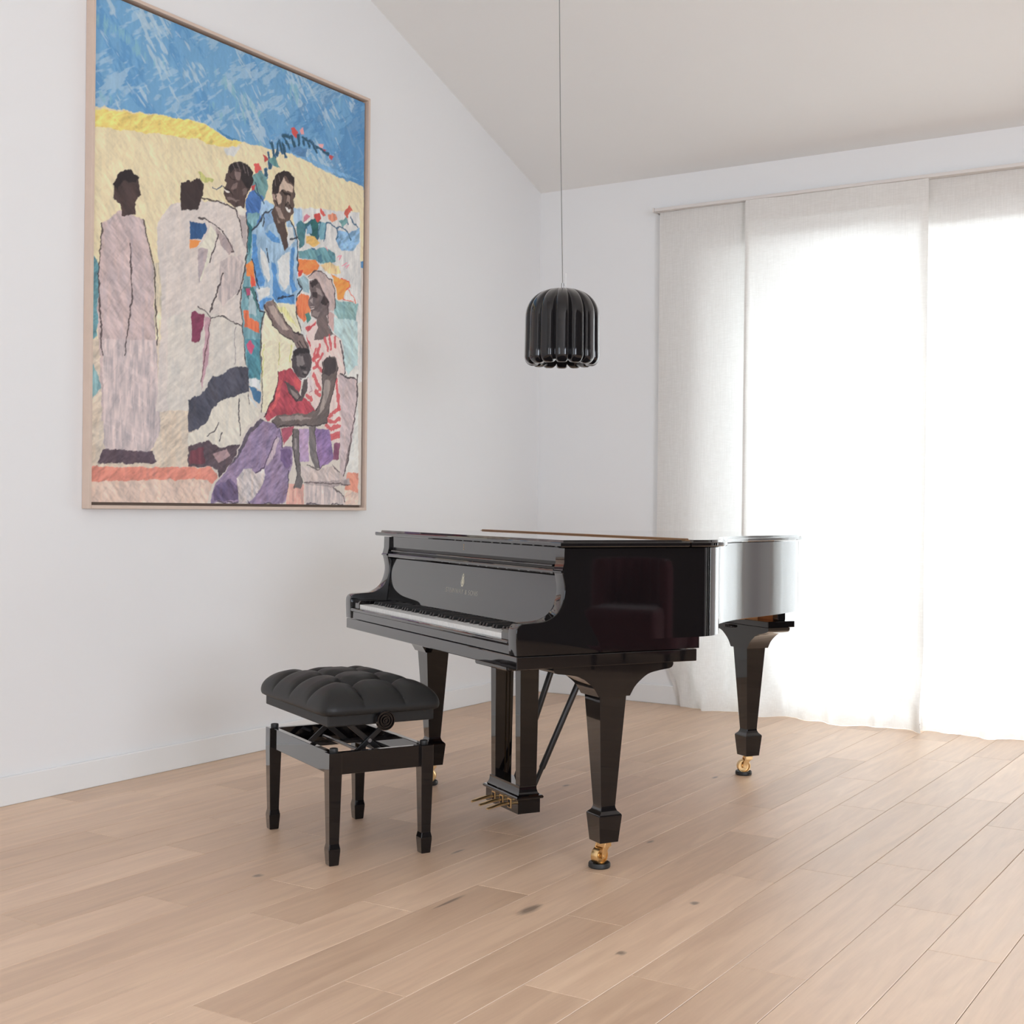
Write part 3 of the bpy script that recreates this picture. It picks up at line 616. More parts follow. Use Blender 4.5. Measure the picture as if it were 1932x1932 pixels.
(0, (185, 165, 175), 2, [613, 311, 594, 304, 636, 208, 666, 173, 678, 181]),
(0, (112, 88, 132), 2, [593, 252, 517, 260, 510, 191, 548, 168, 580, 201]),
(1, (84, 66, 88), 6, [613, 311, 661, 224, 690, 168, 744, 141]),
(1, (84, 66, 88), 6, [588, 347, 574, 262]),
(1, (76, 64, 82), 6, [529, 160, 536, 34]),
(0, (138, 108, 158), 3, [346, 365, 248, 366, 218, 260, 211, 219, 306, 171, 333, 197]),
(0, (178, 148, 182), 2, [461, 354, 392, 358, 390, 204, 459, 201]),
(0, (172, 78, 98), 2, [582, 352, 493, 365, 512, 321, 562, 275, 575, 288]),
(0, (200, 184, 178), 2, [458, 184, 306, 167, 210, 192, 161, 153, 82, 118, 96, 95, 412, 102, 432, 128]),
(0, (225, 166, 150), 2, [528, 99, 421, 93, 420, -8, 548, -9]),
(0, (224, 142, 116), 2, [112, 159, 22, 161, 20, 55, 124, 76]),
(0, (228, 196, 178), 2, [125, 81, 20, 60, 19, -5, 123, 3]),
(0, (200, 184, 180), 2, [418, 91, 209, 84, 117, 35, 123, 8, 410, -4]),
(0, (170, 154, 152), 2, [412, 106, 97, 127, 86, 105, 209, 84, 411, 93]),
(1, (96, 82, 82), 6, [418, 102, 264, 105, 89, 100]),
(1, (96, 82, 82), 6, [217, 196, 196, 175, 165, 157]),
(1, (96, 82, 82), 6, [209, 84, 131, 40, 124, 17]),
(1, (96, 82, 82), 6, [400, 186, 319, 166, 279, 185]),
(0, (108, 95, 92), 2, [297, 685, 246, 721, 198, 713, 180, 669, 200, 613, 220, 548, 246, 461, 265, 397, 336, 375, 468, 367, 563, 357, 601, 353, 645, 378, 614, 410, 533, 424, 403, 432, 344, 452, 311, 487, 292, 569, 303, 622]),
(0, (158, 144, 136), 1, [279, 597, 238, 601, 257, 518, 290, 453, 330, 419, 311, 470, 291, 525]),
(0, (150, 135, 130), 1, [595, 402, 468, 415, 363, 413, 468, 393, 576, 382]),
(0, (72, 62, 64), 1, [290, 690, 246, 717, 198, 704, 197, 654, 252, 618, 293, 632]),
(1, (62, 52, 54), 6, [297, 685, 303, 622, 292, 569, 311, 487, 344, 452]),
(1, (62, 52, 54), 6, [180, 669, 220, 548, 265, 397]),
(1, (62, 52, 54), 6, [595, 359, 468, 373, 336, 375, 269, 396]),
(1, (62, 52, 54), 6, [645, 378, 607, 352]),
(0, (176, 62, 78), 3, [602, 607, 517, 633, 497, 613, 445, 574, 451, 547, 470, 519, 384, 482, 347, 449, 403, 430, 614, 407, 669, 376, 697, 396, 628, 498, 604, 573]),
(0, (206, 80, 84), 2, [598, 552, 579, 588, 590, 493, 639, 429, 663, 398, 628, 481]),
(0, (205, 76, 82), 1, [497, 595, 445, 565, 464, 537, 503, 560]),
(0, (84, 74, 76), 2, [567, 572, 509, 551, 450, 512, 429, 588, 396, 598, 402, 551, 444, 486, 482, 479, 534, 523]),
(0, (140, 126, 122), 0, [528, 541, 470, 511, 463, 489, 508, 508]),
(0, (80, 72, 76), 2, [514, 672, 502, 716, 467, 733, 395, 734, 378, 694, 383, 632, 403, 608, 439, 587, 484, 605, 510, 642]),
(0, (124, 115, 115), 1, [489, 692, 440, 701, 427, 663, 472, 641]),
(0, (50, 44, 48), 0, [459, 655, 413, 651, 420, 637, 452, 639]),
(0, (140, 130, 128), 0, [439, 631, 406, 630, 413, 616]),
(1, (45, 40, 44), 6, [439, 614, 406, 612]),
(0, (48, 42, 46), 1, [505, 712, 467, 733, 398, 734, 388, 715, 460, 708, 498, 686]),
(0, (220, 200, 198), 1, [406, 595, 370, 594, 356, 555, 378, 524, 408, 537]),
(1, (170, 110, 115), 4, [386, 561, 372, 540, 392, 530]),
(1, (66, 44, 52), 6, [602, 607, 604, 569, 628, 498, 694, 396]),
(1, (66, 44, 52), 6, [514, 672, 510, 642, 484, 605, 445, 583]),
(1, (66, 44, 52), 6, [450, 512, 482, 481, 534, 519]),
(0, (108, 101, 101), 2, [503, 352, 461, 350, 463, 249, 455, 162, 428, 102, 444, 75, 489, 76, 471, 140, 498, 226, 512, 291]),
(0, (118, 110, 110), 2, [396, 371, 343, 374, 344, 254, 309, 176, 340, 170, 381, 231]),
(1, (64, 58, 60), 5, [503, 347, 508, 286, 491, 213, 467, 140, 489, 79]),
(1, (64, 58, 60), 5, [461, 345, 463, 249, 452, 162, 428, 102]),
(1, (64, 58, 60), 5, [346, 370, 344, 254, 310, 180]),
(0, (150, 140, 138), 0, [493, 313, 477, 310, 479, 249, 492, 257]),
(1, (90, 78, 90), 7, [796, 10, 778, -6]),
(1, (90, 78, 90), 7, [688, 3, 614, -1]),
(1, (90, 78, 90), 7, [923, 9, 860, 1]),
(1, (90, 78, 90), 7, [403, 5, 317, -1]),
(1, (90, 78, 90), 7, [221, 2, 137, 3]),
(1, (90, 78, 90), 7, [979, 6, 934, 5]),
]
def paint_canvas():
    cell = .0032; nx, nz = round(CW/cell), round(CH/cell)
    R = np.random.RandomState(4)
    s = np.linspace(0, CW*1000, nx+1)[:, None]*np.ones((1, nz+1)); t = np.ones((nx+1, 1))*np.linspace(0, CH*1000, nz+1)[None, :]
    def noise(cx, cz, ang=0):
        # smooth value noise, cells cx by cz millimetres, turned by ang
        a = math.cos(ang)*s+math.sin(ang)*t; b = -math.sin(ang)*s+math.cos(ang)*t
        a = (a+4000)/cx; b = (b+4000)/cz; g = R.rand(int(a.max())+3, int(b.max())+3)
        i, j = a.astype(int), b.astype(int); u, v = a-i, b-j; u = u*u*(3-2*u); v = v*v*(3-2*v)
        return (g[i, j]*(1-u)*(1-v)+g[i+1, j]*u*(1-v)+g[i, j+1]*(1-u)*v+g[i+1, j+1]*u*v)*2-1
    ws = s+5*noise(26, 26)+2.5*noise(9, 9); wt = t+5*noise(26, 26)+2.5*noise(9, 9)
    br = [noise(60, 14, .9)+.6*noise(24, 7, .7), noise(55, 13, -.7)+.6*noise(22, 6, -.5), noise(16, 70)+.6*noise(6, 30)]
    fa = noise(34, 9, .5); fb = noise(30, 8, -.9); fleck = np.clip((fa-.35)*3, 0, 1)-np.clip((fb-.4)*3, 0, 1)
    def L3(c):
        v = np.array(lin(c)); return v*.86+.14*v.mean()
    img = np.ones((nx+1, nz+1, 3))*L3((98, 156, 198)); img[t < 1180] = L3((206, 196, 184))
    def blend(mask, c): img[:] = img*(1-mask[..., None])+L3(c)*mask[..., None]
    for c, f, lo in (((72, 138, 190), noise(120, 60, .5)+.7*br[0], .15), ((150, 184, 206), noise(150, 80, -.4)+.8*br[1], .25), ((172, 196, 208), noise(110, 70, 1.0)+.8*br[0], .6), ((62, 128, 180), noise(90, 200)-(s-350)/500+.5*br[1], .35), ((118, 172, 186), noise(140, 70, .3)+.6*br[2], .75)):
        blend(np.clip((f-lo)*1.8, 0, .7)*(t > 1180), c)
    for kind, col, w, pts in PAINT:
        c = col; P = np.array(pts, float).reshape(-1, 2)
        x0, x1 = P[:, 0].min()-w-14, P[:, 0].max()+w+14; y0, y1 = P[:, 1].min()-w-14, P[:, 1].max()+w+14
        i0, i1 = max(0, int(x0/1000/cell)), min(nx+1, int(x1/1000/cell)+2); j0, j1 = max(0, int(y0/1000/cell)), min(nz+1, int(y1/1000/cell)+2)
        if i1 <= i0 or j1 <= j0: continue
        X, Y = ws[i0:i1, j0:j1], wt[i0:i1, j0:j1]; sub_ = img[i0:i1, j0:j1]
        if kind == 0:
            cover = np.zeros(X.shape); n = len(P)
            for ox, oy in ((-1.3, -.6), (.6, -1.3), (1.3, .6), (-.6, 1.3)):
                Xs, Ys = X+ox, Y+oy; ins = np.zeros(X.shape, bool)
                for a in range(n):
                    (xa, ya), (xb, yb) = P[a], P[(a+1) % n]
                    if ya == yb: continue
                    ins ^= ((ya > Ys) != (yb > Ys)) & (Xs < (xb-xa)*(Ys-ya)/(yb-ya)+xa)
                cover += ins*.25
            b = br[(int(P[0, 0])+len(pts)) % 3][i0:i1, j0:j1]; f = fleck[i0:i1, j0:j1, None]
            cc = L3(c)[None, None]*(1+w*.09*b[..., None]+(.05*w*br[2][i0:i1, j0:j1])[..., None]*np.array((.3, 0, -.3))+.05*w*f)
            cover = cover[..., None]
            sub_[:] = sub_*(1-cover)+np.clip(cc, 0.005, 1)*cover
        else:
            d = np.full(X.shape, 1e9)
            for a in range(len(P)-1):
                p, q = P[a], P[a+1]; v = q-p; tt = np.clip(((X-p[0])*v[0]+(Y-p[1])*v[1])/max(v@v, 1e-9), 0, 1)
                d = np.minimum(d, np.hypot(X-p[0]-tt*v[0], Y-p[1]-tt*v[1]))
            al = np.clip((w*.5*(1+.35*br[1][i0:i1, j0:j1])-d)/2.5+.5, 0, .92)[..., None]
            sub_[:] = sub_*(1-al)+L3(c)*al
    img *= 1+.05*br[2][..., None]+.03*noise(7, 7)[..., None]
    img = np.clip(img*1.22, 0.003, .88)
    co = np.stack([np.full(s.shape, .026)+.0006*br[0], YRT-s/1000, ZBT+t/1000], -1).reshape(-1, 3)
    idx = np.arange((nx+1)*(nz+1)).reshape(nx+1, nz+1)
    q = np.stack([idx[:-1, :-1], idx[1:, :-1], idx[1:, 1:], idx[:-1, 1:]], -1).reshape(-1, 4)[:, ::-1]
    me = bpy.data.meshes.new('canvas'); me.vertices.add(len(co)); me.vertices.foreach_set('co', co.ravel())
    me.loops.add(q.size); me.loops.foreach_set('vertex_index', q.ravel().astype(np.int32)); me.polygons.add(len(q)); me.polygons.foreach_set('loop_start', np.arange(0, q.size, 4, dtype=np.int32)); me.polygons.foreach_set('loop_total', np.full(len(q), 4, np.int32))
    me.update(calc_edges=True); me.validate()
    ca = me.color_attributes.new('pigment', 'FLOAT_COLOR', 'POINT'); rgba = np.ones((len(co), 4), np.float32); rgba[:, :3] = img.reshape(-1, 3); ca.data.foreach_set('color', rgba.ravel())
    for p in me.polygons: p.use_smooth = True
    m = bpy.data.materials.new('oil_pigment'); m.use_nodes = True; nt = m.node_tree; p = nt.nodes['Principled BSDF']; p.inputs['Roughness'].default_value = .55; p.inputs['Specular IOR Level'].default_value = .3
    vc = nt.nodes.new('ShaderNodeVertexColor'); vc.layer_name = 'pigment'; nt.links.new(vc.outputs[0], p.inputs['Base Color'])
    me.materials.append(m); return me
art = empty('framed_painting', (0, 0, 0)); tag(art, 'tall figurative oil painting of people in a garden, in a slim pale wood frame', 'painting')
art.location = (0, YRT-CW/2, ZBT)
def inart(o): o.parent = art; o.matrix_parent_inverse = Matrix.Translation(-art.location); return o
cv = bpy.data.objects.new('canvas', paint_canvas()); COL.objects.link(cv); inart(cv)
bm = BM(); box(bm, .001, .0245, YRT-CW, YRT, ZBT, ZBT+CH); inart(finish('stretcher', bm, M['frame_shadow']))
g, fw_ = .012, .014                                       # shadow gap and face width of the tray frame
ya, yb, za, zb = YRT-CW-g, YRT+g, ZBT-g, ZBT+CH+g
bm = BM()
for a, b, c, d in ((ya-fw_, ya, za-fw_, zb+fw_), (yb, yb+fw_, za-fw_, zb+fw_), (ya, yb, za-fw_, za), (ya, yb, zb, zb+fw_)): box(bm, .001, .042, a, b, c, d)
inart(finish('frame', bm, M['frame_wood'], bevel=.0015))
bm = BM(); box(bm, .0008, .006, ya, yb, za, zb); inart(finish('backing_tray', bm, M['frame_shadow']))

# ------------------------------------------------------------------ the grand piano; u along the keys, v towards the tail
PX, PY, PT = .83601, -2.81619, -.53094
LW = 1.47
piano = empty('grand_piano', (PX, PY, 0), PT)
tag(piano, 'black lacquered grand piano with closed lid and brass casters', 'piano')
lac = M['lacquer']
bm = BM(); box(bm, .0015, LW-.0015, 0, .644, .639, .6775); finish('key_bed', bm, lac, piano, bevel=.0025)
bm = BM(); box(bm, 0, LW, .30, .651, .680, .7155); finish('key_frame', bm, lac, piano)
# curved arms at both ends of the keyboard
front = [(-.001, .680), (-.003, .72), (-.003, .752), (.0025, .766), (.015, .7745), (.038, .777), (.084, .780), (.110, .788), (.133, .803), (.149, .828), (.158, .858), (.159, .882), (.155, .905), (.1505, .9235)]
prof = [front[0]] + crom(front[1:], 5) + [(.146, .9255), (.146, .9295), (.150, .932), (.156, .955), (.157, .9985), (.30, .9985), (.30, .680)]
for u0, u1 in ((0, .054), (LW-.054, LW)):
    bm = BM(); prism(bm, prof, 'x', u0, u1)
    bmesh.ops.recalc_face_normals(bm, faces=bm.faces)
    es = [e for e in bm.edges if abs(e.verts[0].co.x-e.verts[1].co.x) < 1e-6 and max(v.co.y for v in e.verts) < .17 and max(v.co.z for v in e.verts) < .9235 and e.calc_length() < .06]
    bmesh.ops.bevel(bm, geom=es, offset=.0045, segments=3, affect='EDGES', profile=.6)
    finish('arm', bm, lac, piano, smooth=35)
# rim
plan = [(LW, .62), (1.465, .68), (1.44, .735), (1.39, .785), (1.30, .84), (1.2, .91), (1.1, 1.0), (1.01, 1.12), (.945, 1.235), (.903, 1.335), (.861, 1.425), (.817, 1.51), (.770, 1.59), (.715, 1.668), (.65, 1.732), (.57, 1.785), (.46, 1.82), (.33, 1.835), (.18, 1.81), (.06, 1.73), (.004, 1.60), (0, 1.45)]
curve = crom(plan, 6)
closed = [(0, .30), (LW, .30)] + curve
inner = offset(closed, -.055); inner[0] = (.055, .30); inner[1] = (LW-.055, .30)
bm = BM()
n = len(closed); vo = [[bm.verts.new((*p, z)) for p in closed] for z in (.7155, .9985)]; vi = [[bm.verts.new((*p, z)) for p in inner] for z in (.7155, .9985)]
for i in range(1, n):
    j = (i+1) % n
    bm.faces.new((vo[0][i], vo[0][j], vo[1][j], vo[1][i])); bm.faces.new((vi[0][j], vi[0][i], vi[1][i], vi[1][j]))
    bm.faces.new((vo[1][i], vo[1][j], vi[1][j], vi[1][i])); bm.faces.new((vo[0][j], vo[0][i], vi[0][i], vi[0][j]))
for i in (0, 1): bm.faces.new((vo[0][i], vi[0][i], vi[1][i], vo[1][i]))
finish('rim', bm, lac, piano, smooth=40)
bm = BM(); prism(bm, inner[::1], 'z', .738, .75); finish('soundboard', bm, M['spruce'], piano)
for x0, x1, y0, y1 in ((.08, .56, 1.665, 1.72), (.10, 1.15, .80, .87), (.40, .47, .87, 1.66)):
    bm = BM(); box(bm, x0, x1, y0, y1, .662, .738); finish('soundboard_beam', bm, M['spruce'], piano, bevel=.004)
bm = BM(); box(bm, .565, .60, 1.66, 1.70, .664, .738); finish('tail_block', bm, lac, piano, bevel=.003)
# lid: front flap, hinge, main lid
tier = ((-.003, 1.0025), (0, 1.006), (0, 1.0148), (-.0015, 1.0165), (-.018, 1.0168), (-.020, 1.0235))
def slab(name, outline):
    bm = BM(); loft(bm, [[(*p, z) for p in (offset(outline, d) if d else outline)] for d, z in tier]); return finish(name, bm, lac, piano, smooth=30)
slab('front_lid_flap', [(-.027, .1287), (LW+.027, .1287), (LW+.027, .594), (-.027, .594)])
oc = offset(closed, .027); lid = [(-.027, .600), (LW+.027, .600)] + [p for p in oc[2:] if p[1] > .605]
slab('main_lid', lid)
bm = BM(); box(bm, -.008, LW+.008, .588, .606, 1.020, 1.0245); tube(bm, [(-.008, .597, 1.0255), (LW+.008, .597, 1.0255)], .003, 8); finish('lid_hinge', bm, M['hinge'], piano, smooth=40)['label'] = 'brown brass hinge strip across the lid'
# board under the lid, fallboard and rail
bm = BM(); box(bm, .054, LW-.054, .166, .186, .957, 1.0005); fb = finish('front_board', bm, lac, piano, bevel=.001)
bm = BM()
for dz in (-.008, 0, .008): lathe(bm, [(.0018, 0), (.0018, -.0012), (.0012, -.0016)], 14, (LW/2, .166, .979+dz), 'y')
lk = finish('lid_lock', bm, M['brass'], fb, smooth=40)
bm = BM(); prism(bm, [(.150, .7515), (.1515, .748), (.172, .748), (.193, .914), (.172, .914)], 'x', .056, LW-.056); fall = finish('fallboard', bm, lac, piano, bevel=.0015)
fall['label'] = 'glossy fallboard bearing gold lettering'
bm = BM(); box(bm, .056, LW-.056, .150, .19, .9185, .9345); rail = finish('fallboard_rail', bm, lac, piano, bevel=.0055, seg=4)
bm = BM(); box(bm, .075, LW-.075, .156, .19, .9405, .9475); finish('shelf_strip', bm, lac, piano, bevel=.003, seg=3)
bm = BM(); box(bm, .056, LW-.056, .172, .2, .9345, .957); finish('rear_strip', bm, M['satin'], piano)
# gilt lettering and emblem on the fallboard's face
tilt = math.atan2(.172-.150, .914-.7515)
def face_pt(u, z, lift=.0004): return (u, .150+(z-.7515)*math.tan(tilt)-lift, z)
tx = bpy.data.curves.new('lettering', 'FONT'); tx.body = 'STEINWAY & SONS'; tx.size = .0255; tx.align_x = 'CENTER'; tx.extrude = .0002; tx.offset = -.0009; tx.space_character = 1.22
to = bpy.data.objects.new('lettering_curve', tx); COL.objects.link(to)
bpy.context.view_layer.update(); dg = bpy.context.evaluated_depsgraph_get(); tm = bpy.data.meshes.new_from_object(to.evaluated_get(dg)); bpy.data.objects.remove(to)
xs = [v.co.x for v in tm.vertices]; sx = .262/(max(xs)-min(xs)); cx = (max(xs)+min(xs))/2
tm.name = 'lettering'; tm.materials.clear(); tm.materials.append(M['gold'])
for v in tm.vertices: v.co.x = (v.co.x-cx)*sx
lo = bpy.data.objects.new('lettering', tm); COL.objects.link(lo); lo.parent = fall; lo.location = face_pt(LW/2-.003, .8145, .0006); lo.rotation_euler = (math.pi/2-tilt, 0, 0)
bm = BM()                                                   # lyre emblem
def lyre_line(pts, r=.0008): tube(bm, [face_pt(LW/2-.003+a, .843+b, .0006) for a, b in pts], r, 6)
for sgn in (-1, 1):
    lyre_line(crom([(0, 0), (sgn*.007, .002), (sgn*.0115, .010), (sgn*.0105, .018), (sgn*.0065, .026), (sgn*.006, .032), (sgn*.0085, .036)], 5))
    lyre_line(crom([(sgn*.002, .002), (sgn*.006, .010), (sgn*.004, .017), (sgn*.002, .024)], 4), .0008)
    lyre_line([(sgn*.0025, .008), (sgn*.0025, .031)], .0005); lyre_line([(0, .036), (sgn*.005, .041)], .0006)
lyre_line([(-.0075, .0305), (.0075, .0305)], .0009); lyre_line([(0, .006), (0, .044)], .0007); lyre_line([(-.006, -.001), (.006, -.001)], .0014); lyre_line([(-.003, .001), (.003, .001)], .0018)
finish('emblem', bm, M['gold'], fall, smooth=60)
# keyboard
bm = BM(); box(bm, .054, LW-.054, .004, .022, .680, .707); ks = finish('key_slip', bm, lac, piano, bevel=.001)
bm = BM(); box(bm, .0545, LW-.0545, -.004, .020, .7075, .7215); finish('moulding', bm, lac, ks, bevel=.0062, seg=5)
kp = 1.225/52; ku = (LW-1.225)/2; keys = []
bm = BM(); box(bm, -kp/2+.0005, kp/2-.0005, .010, .152, .7215, .738); wk = finish('white_key', bm, M['ivory'], piano, bevel=.0012, seg=2)
bm = BM(); loft(bm, [[(-.0062, .058, .737), (.0062, .058, .737), (.0062, .152, .737), (-.0062, .152, .737)], [(-.0048, .0635, .7495), (.0048, .0635, .7495), (.0048, .152, .7505), (-.0048, .152, .7505)]]); bk = finish('black_key', bm, M['ebony'], piano, bevel=.0014)
first_w, first_b = True, True
for i in range(52):
    o = wk if first_w else wk.copy()
    if not first_w: COL.objects.link(o); o.parent = piano
    first_w = False; o.location = (ku+(i+.5)*kp, 0, 0)
    if 'ABCDEFG'[i % 7] in 'ACDFG' and i < 51:
        b = bk if first_b else bk.copy()
        if not first_b: COL.objects.link(b); b.parent = piano
        first_b = False; b.location = (ku+(i+1)*kp, 0, 0)
for u0, u1 in ((.0545, ku-.001), (LW-ku+.001, LW-.0545)):
    bm = BM(); prism(bm, [(.008, .7215), (.008, .742), (.016, .752), (.155, .752), (.155, .7215)], 'x', u0, u1); finish('key_block', bm, lac, piano, bevel=.0012)
bm = BM(); box(bm, .0545, LW-.0545, .02, .30, .6805, .7195); finish('key_tray', bm, M['satin'], piano)
# legs
def leg(cu, cv, along, wheel_dir, off):
    bm = BM(); loft(bm, square_rings(cu, cv, ((.0475, .5405), (.0255, .196), (.0262, .190), (.030, .181), (.039, .172), (.0408, .168), (.0405, .163), (.033, .084)))[::-1])
    lg = finish('leg', bm, lac, piano, bevel=.0012)
    W0 = .216 if along == 'v' else .197
    half = [(W0, .6385), (W0, .631), (W0-.0025, .6255), (W0-.007, .6215), (W0-.013, .6195)] + crom([(W0-.016, .6185), (.160, .6135), (.124, .6055), (.096, .588), (.073, .567), (.056, .5405)], 5)
    out = half + [(-a, z) for a, z in half[::-1]]
    bm = BM()
    if along == 'v': prism(bm, [(cv+a, z) for a, z in out], 'x', cu-.055, cu+.055)
    else: prism(bm, [(cu+a, z) for a, z in out], 'y', cv-.055, cv+.055)
    finish('leg_bracket', bm, lac, lg, smooth=30)
    # brass caster: stem, fork and wheel
    d = Vector((math.cos(wheel_dir), math.sin(wheel_dir), 0)); a = Vector((-d.y, d.x, 0)); top = Vector((cu, cv, 0)); c = top + Vector((*off, 0))
    bm = BM(); lathe(bm, [(.017, .086), (.018, .080), (.014, .076), (.012, .070)], 20, (cu, cv, 0))
    for sg in (-1, 1):
        r = []
        for z, w, o_ in ((.080, .015, 0), (.068, .014, .25), (.054, .011, .7), (.038, .010, 1), (.029, .007, 1)):
            q = top.lerp(c, o_); b0 = q+a*sg*.0148; b1 = q+a*sg*.0192
            r.append([(*(b0-d*w).xy, z), (*(b0+d*w).xy, z), (*(b1+d*w).xy, z), (*(b1-d*w).xy, z)])
        loft(bm, r)
    r = []
    for z in (.0665, .081): r.append([(*(top+d*i*.0145+a*j*.0192).xy, z) for i, j in ((-1, -1), (1, -1), (1, 1), (-1, 1))])
    loft(bm, r); finish('caster_fork', bm, M['brass'], lg, smooth=35, bevel=.001)
    bm = BM(); R = .0275; prof = [(.006, -.0128), (.0085, -.0128), (.0095, -.005), (.0205, -.005), (.0225, -.0128), (R-.001, -.0128), (R, -.0105), (R, .0105), (R-.001, .0128), (.0225, .0128), (.0205, .005), (.0095, .005), (.0085, .0128), (.006, .0128)]
    rings = []
    for rr, h in prof:
        rings.append([tuple(c + a*h + Vector((0, 0, .0365)) + rr*(d*math.cos(t)+Vector((0, 0, 1))*math.sin(t))) for t in [2*math.pi*k/36 for k in range(36)]])
    loft(bm, rings, (True, True)); tube(bm, [c+a*-.021+Vector((0, 0, .0365)), c+a*.021+Vector((0, 0, .0365))], .004, 12)
    finish('caster_wheel', bm, M['brass'], lg, smooth=35)
    return lg, c
L1, c1 = leg(1.401, .347, 'v', 1.885, (-.008, -.010)); L2, c2 = leg(.071, .345, 'v', -2.2, (-.012, -.006)); L3_, c3 = leg(.431, 1.645, 'u', 1.235, (-.011, -.014))
# plate over the rear leg and the little catch on it
bm = BM(); box(bm, .22, .622, 1.592, 1.73, .6385, .664); pl = finish('leg_plate', bm, lac, piano, bevel=.002)
bm = BM()
for k in range(4): lathe(bm, [(.004, 0), (.0055, -.004), (.0055, -.012), (.004, -.015)], 14, (.355+k*.013, 1.588, .627), 'y')
box(bm, .352, .398, 1.586, 1.592, .624, .630); finish('leg_catch', bm, M['satin'], piano, smooth=40)
# pedal lyre
bm = BM(); box(bm, .605, .865, .275, .46, .552, .6395); ly = finish('pedal_lyre', bm, lac, piano, bevel=.006, seg=3)
for u0, u1 in ((.617, .659), (.811, .853)):
    bm = BM(); loft(bm, [[(u0+e, .335+e, z), (u1-e, .335+e, z), (u1-e, .408-e, z), (u0+e, .408-e, z)] for e, z in ((.004, .145), (0, .553))]); finish('lyre_post', bm, lac, ly, bevel=.0012)
def rect(x0, x1, y0, y1, d, z): return [(x0-d, y0-d, z), (x1+d, y0-d, z), (x1+d, y1+d, z), (x0-d, y1+d, z)]
bm = BM(); loft(bm, [rect(.608, .862, .325, .412, d, z) for d, z in ((0, .052), (0, .1), (.007, .102), (.009, .105), (.009, .109), (.006, .113), (-.002, .116), (-.006, .122), (-.009, .132), (-.010, .147))]); finish('pedal_box', bm, lac, ly, smooth=30)
for pu in (.672, .735, .798):
    bm = BM(); box(bm, pu-.0135, pu+.0135, .3225, .3255, .062, .096); o = finish('pedal_plate', bm, M['brass'], ly, bevel=.001)
    bm = BM(); box(bm, pu-.0085, pu+.0085, .3215, .3235, .066, .091); finish('pedal_slot', bm, M['rubber'], ly)
    bm = BM(); r = []
    for v, w, z, h in ((.330, .0055, .0775, .005), (.312, .0055, .078, .005), (.296, .0075, .0775, .0055), (.276, .0115, .075, .005), (.256, .0135, .0715, .004), (.242, .0115, .068, .0035), (.236, .006, .066, .003)):
        r.append([(pu+w*math.cos(t), v, z+h*math.sin(t)) for t in [2*math.pi*k/14 for k in range(14)]])
    loft(bm, r); finish('pedal', bm, M['brass'], ly, smooth=50)
for p, q in (((.68, .40, .115), (.68, .605, .662)), ((.79, .42, .115), (.79, .69, .662))):
    p, q = Vector(p), Vector(q); bm = BM(); tube(bm, [p, p.lerp(q, .13), p.lerp(q, .14), q], [.0085, .0085, .0115, .0115], 14); finish('brace_rod', bm, M['satin'], ly, smooth=40)
for pu in (.735, .762):
    bm = BM(); tube(bm, [(pu, .432, .118), (pu, .432, .66)], .0028, 8); finish('pedal_rod', bm, M['brass'], ly, smooth=60)

Rz = Matrix.Rotation(PT, 3, 'Z')
for c, lab in ((c1, 'black caster cup under the near treble leg of the piano, closest to the camera'), (c2, 'black caster cup behind the bench, under the bass leg'), (c3, 'black caster cup under the tail leg, in front of the glowing curtain')):
    p = Rz @ Vector((c.x, c.y, 0)); bm = BM()
    lathe(bm, [(.032, 0), (.0345, .003), (.0345, .012), (.033, .0155), (.0305, .0155), (.029, .012), (.024, .0075), (.006, .0075)], 40)
    o = finish('caster_cup', bm, M['rubber'], None, smooth=35); o.location = (PX+p.x, PY+p.y, .0005); tag(o, lab, 'caster cup', 'caster cups under the piano')

# ------------------------------------------------------------------ piano bench
bc = Rz @ Vector((.75, -.266, 0)); bench = empty('piano_bench', (PX+bc.x, PY+bc.y, 0), PT+math.radians(3.5))
tag(bench, 'adjustable piano bench with a buttoned black leather seat on dark wooden legs', 'bench')
SX, SY = .2645, .161
for sx in (-1, 1):
    for sy in (-1, 1):
        bm = BM(); prof = ((.0155, .0), (.0165, .004), (.0195, .045), (.0195, .052), (.0165, .068), (.0165, .076), (.0215, .282), (.0215, .3515))
        loft(bm, square_rings(sx*(SX-.0015), sy*(SY-.0015), prof)); lg = finish('leg', bm, lac, bench, bevel=.0022)
        bm = BM(); lathe(bm, [(.0125, .3505), (.0135, .353), (.0135, .360), (.0125, .3635), (.009, .3645)], 20, (sx*(SX-.004), sy*(SY-.004), 0)); finish('stopper', bm, M['rubber'], lg, smooth=40)
for sy in (-1, 1):
    bm = BM(); y = sy*(SY+.0075); box(bm, -SX+.02, SX-.02, min(y, y-sy*.02), max(y, y-sy*.02), .281, .3505); finish('rail', bm, lac, bench, bevel=.0015)
for sx in (-1, 1):
    bm = BM(); x = sx*(SX+.0075); box(bm, min(x, x-sx*.02), max(x, x-sx*.02), -SY+.02, SY-.02, .281, .3505); finish('rail', bm, lac, bench, bevel=.0015)
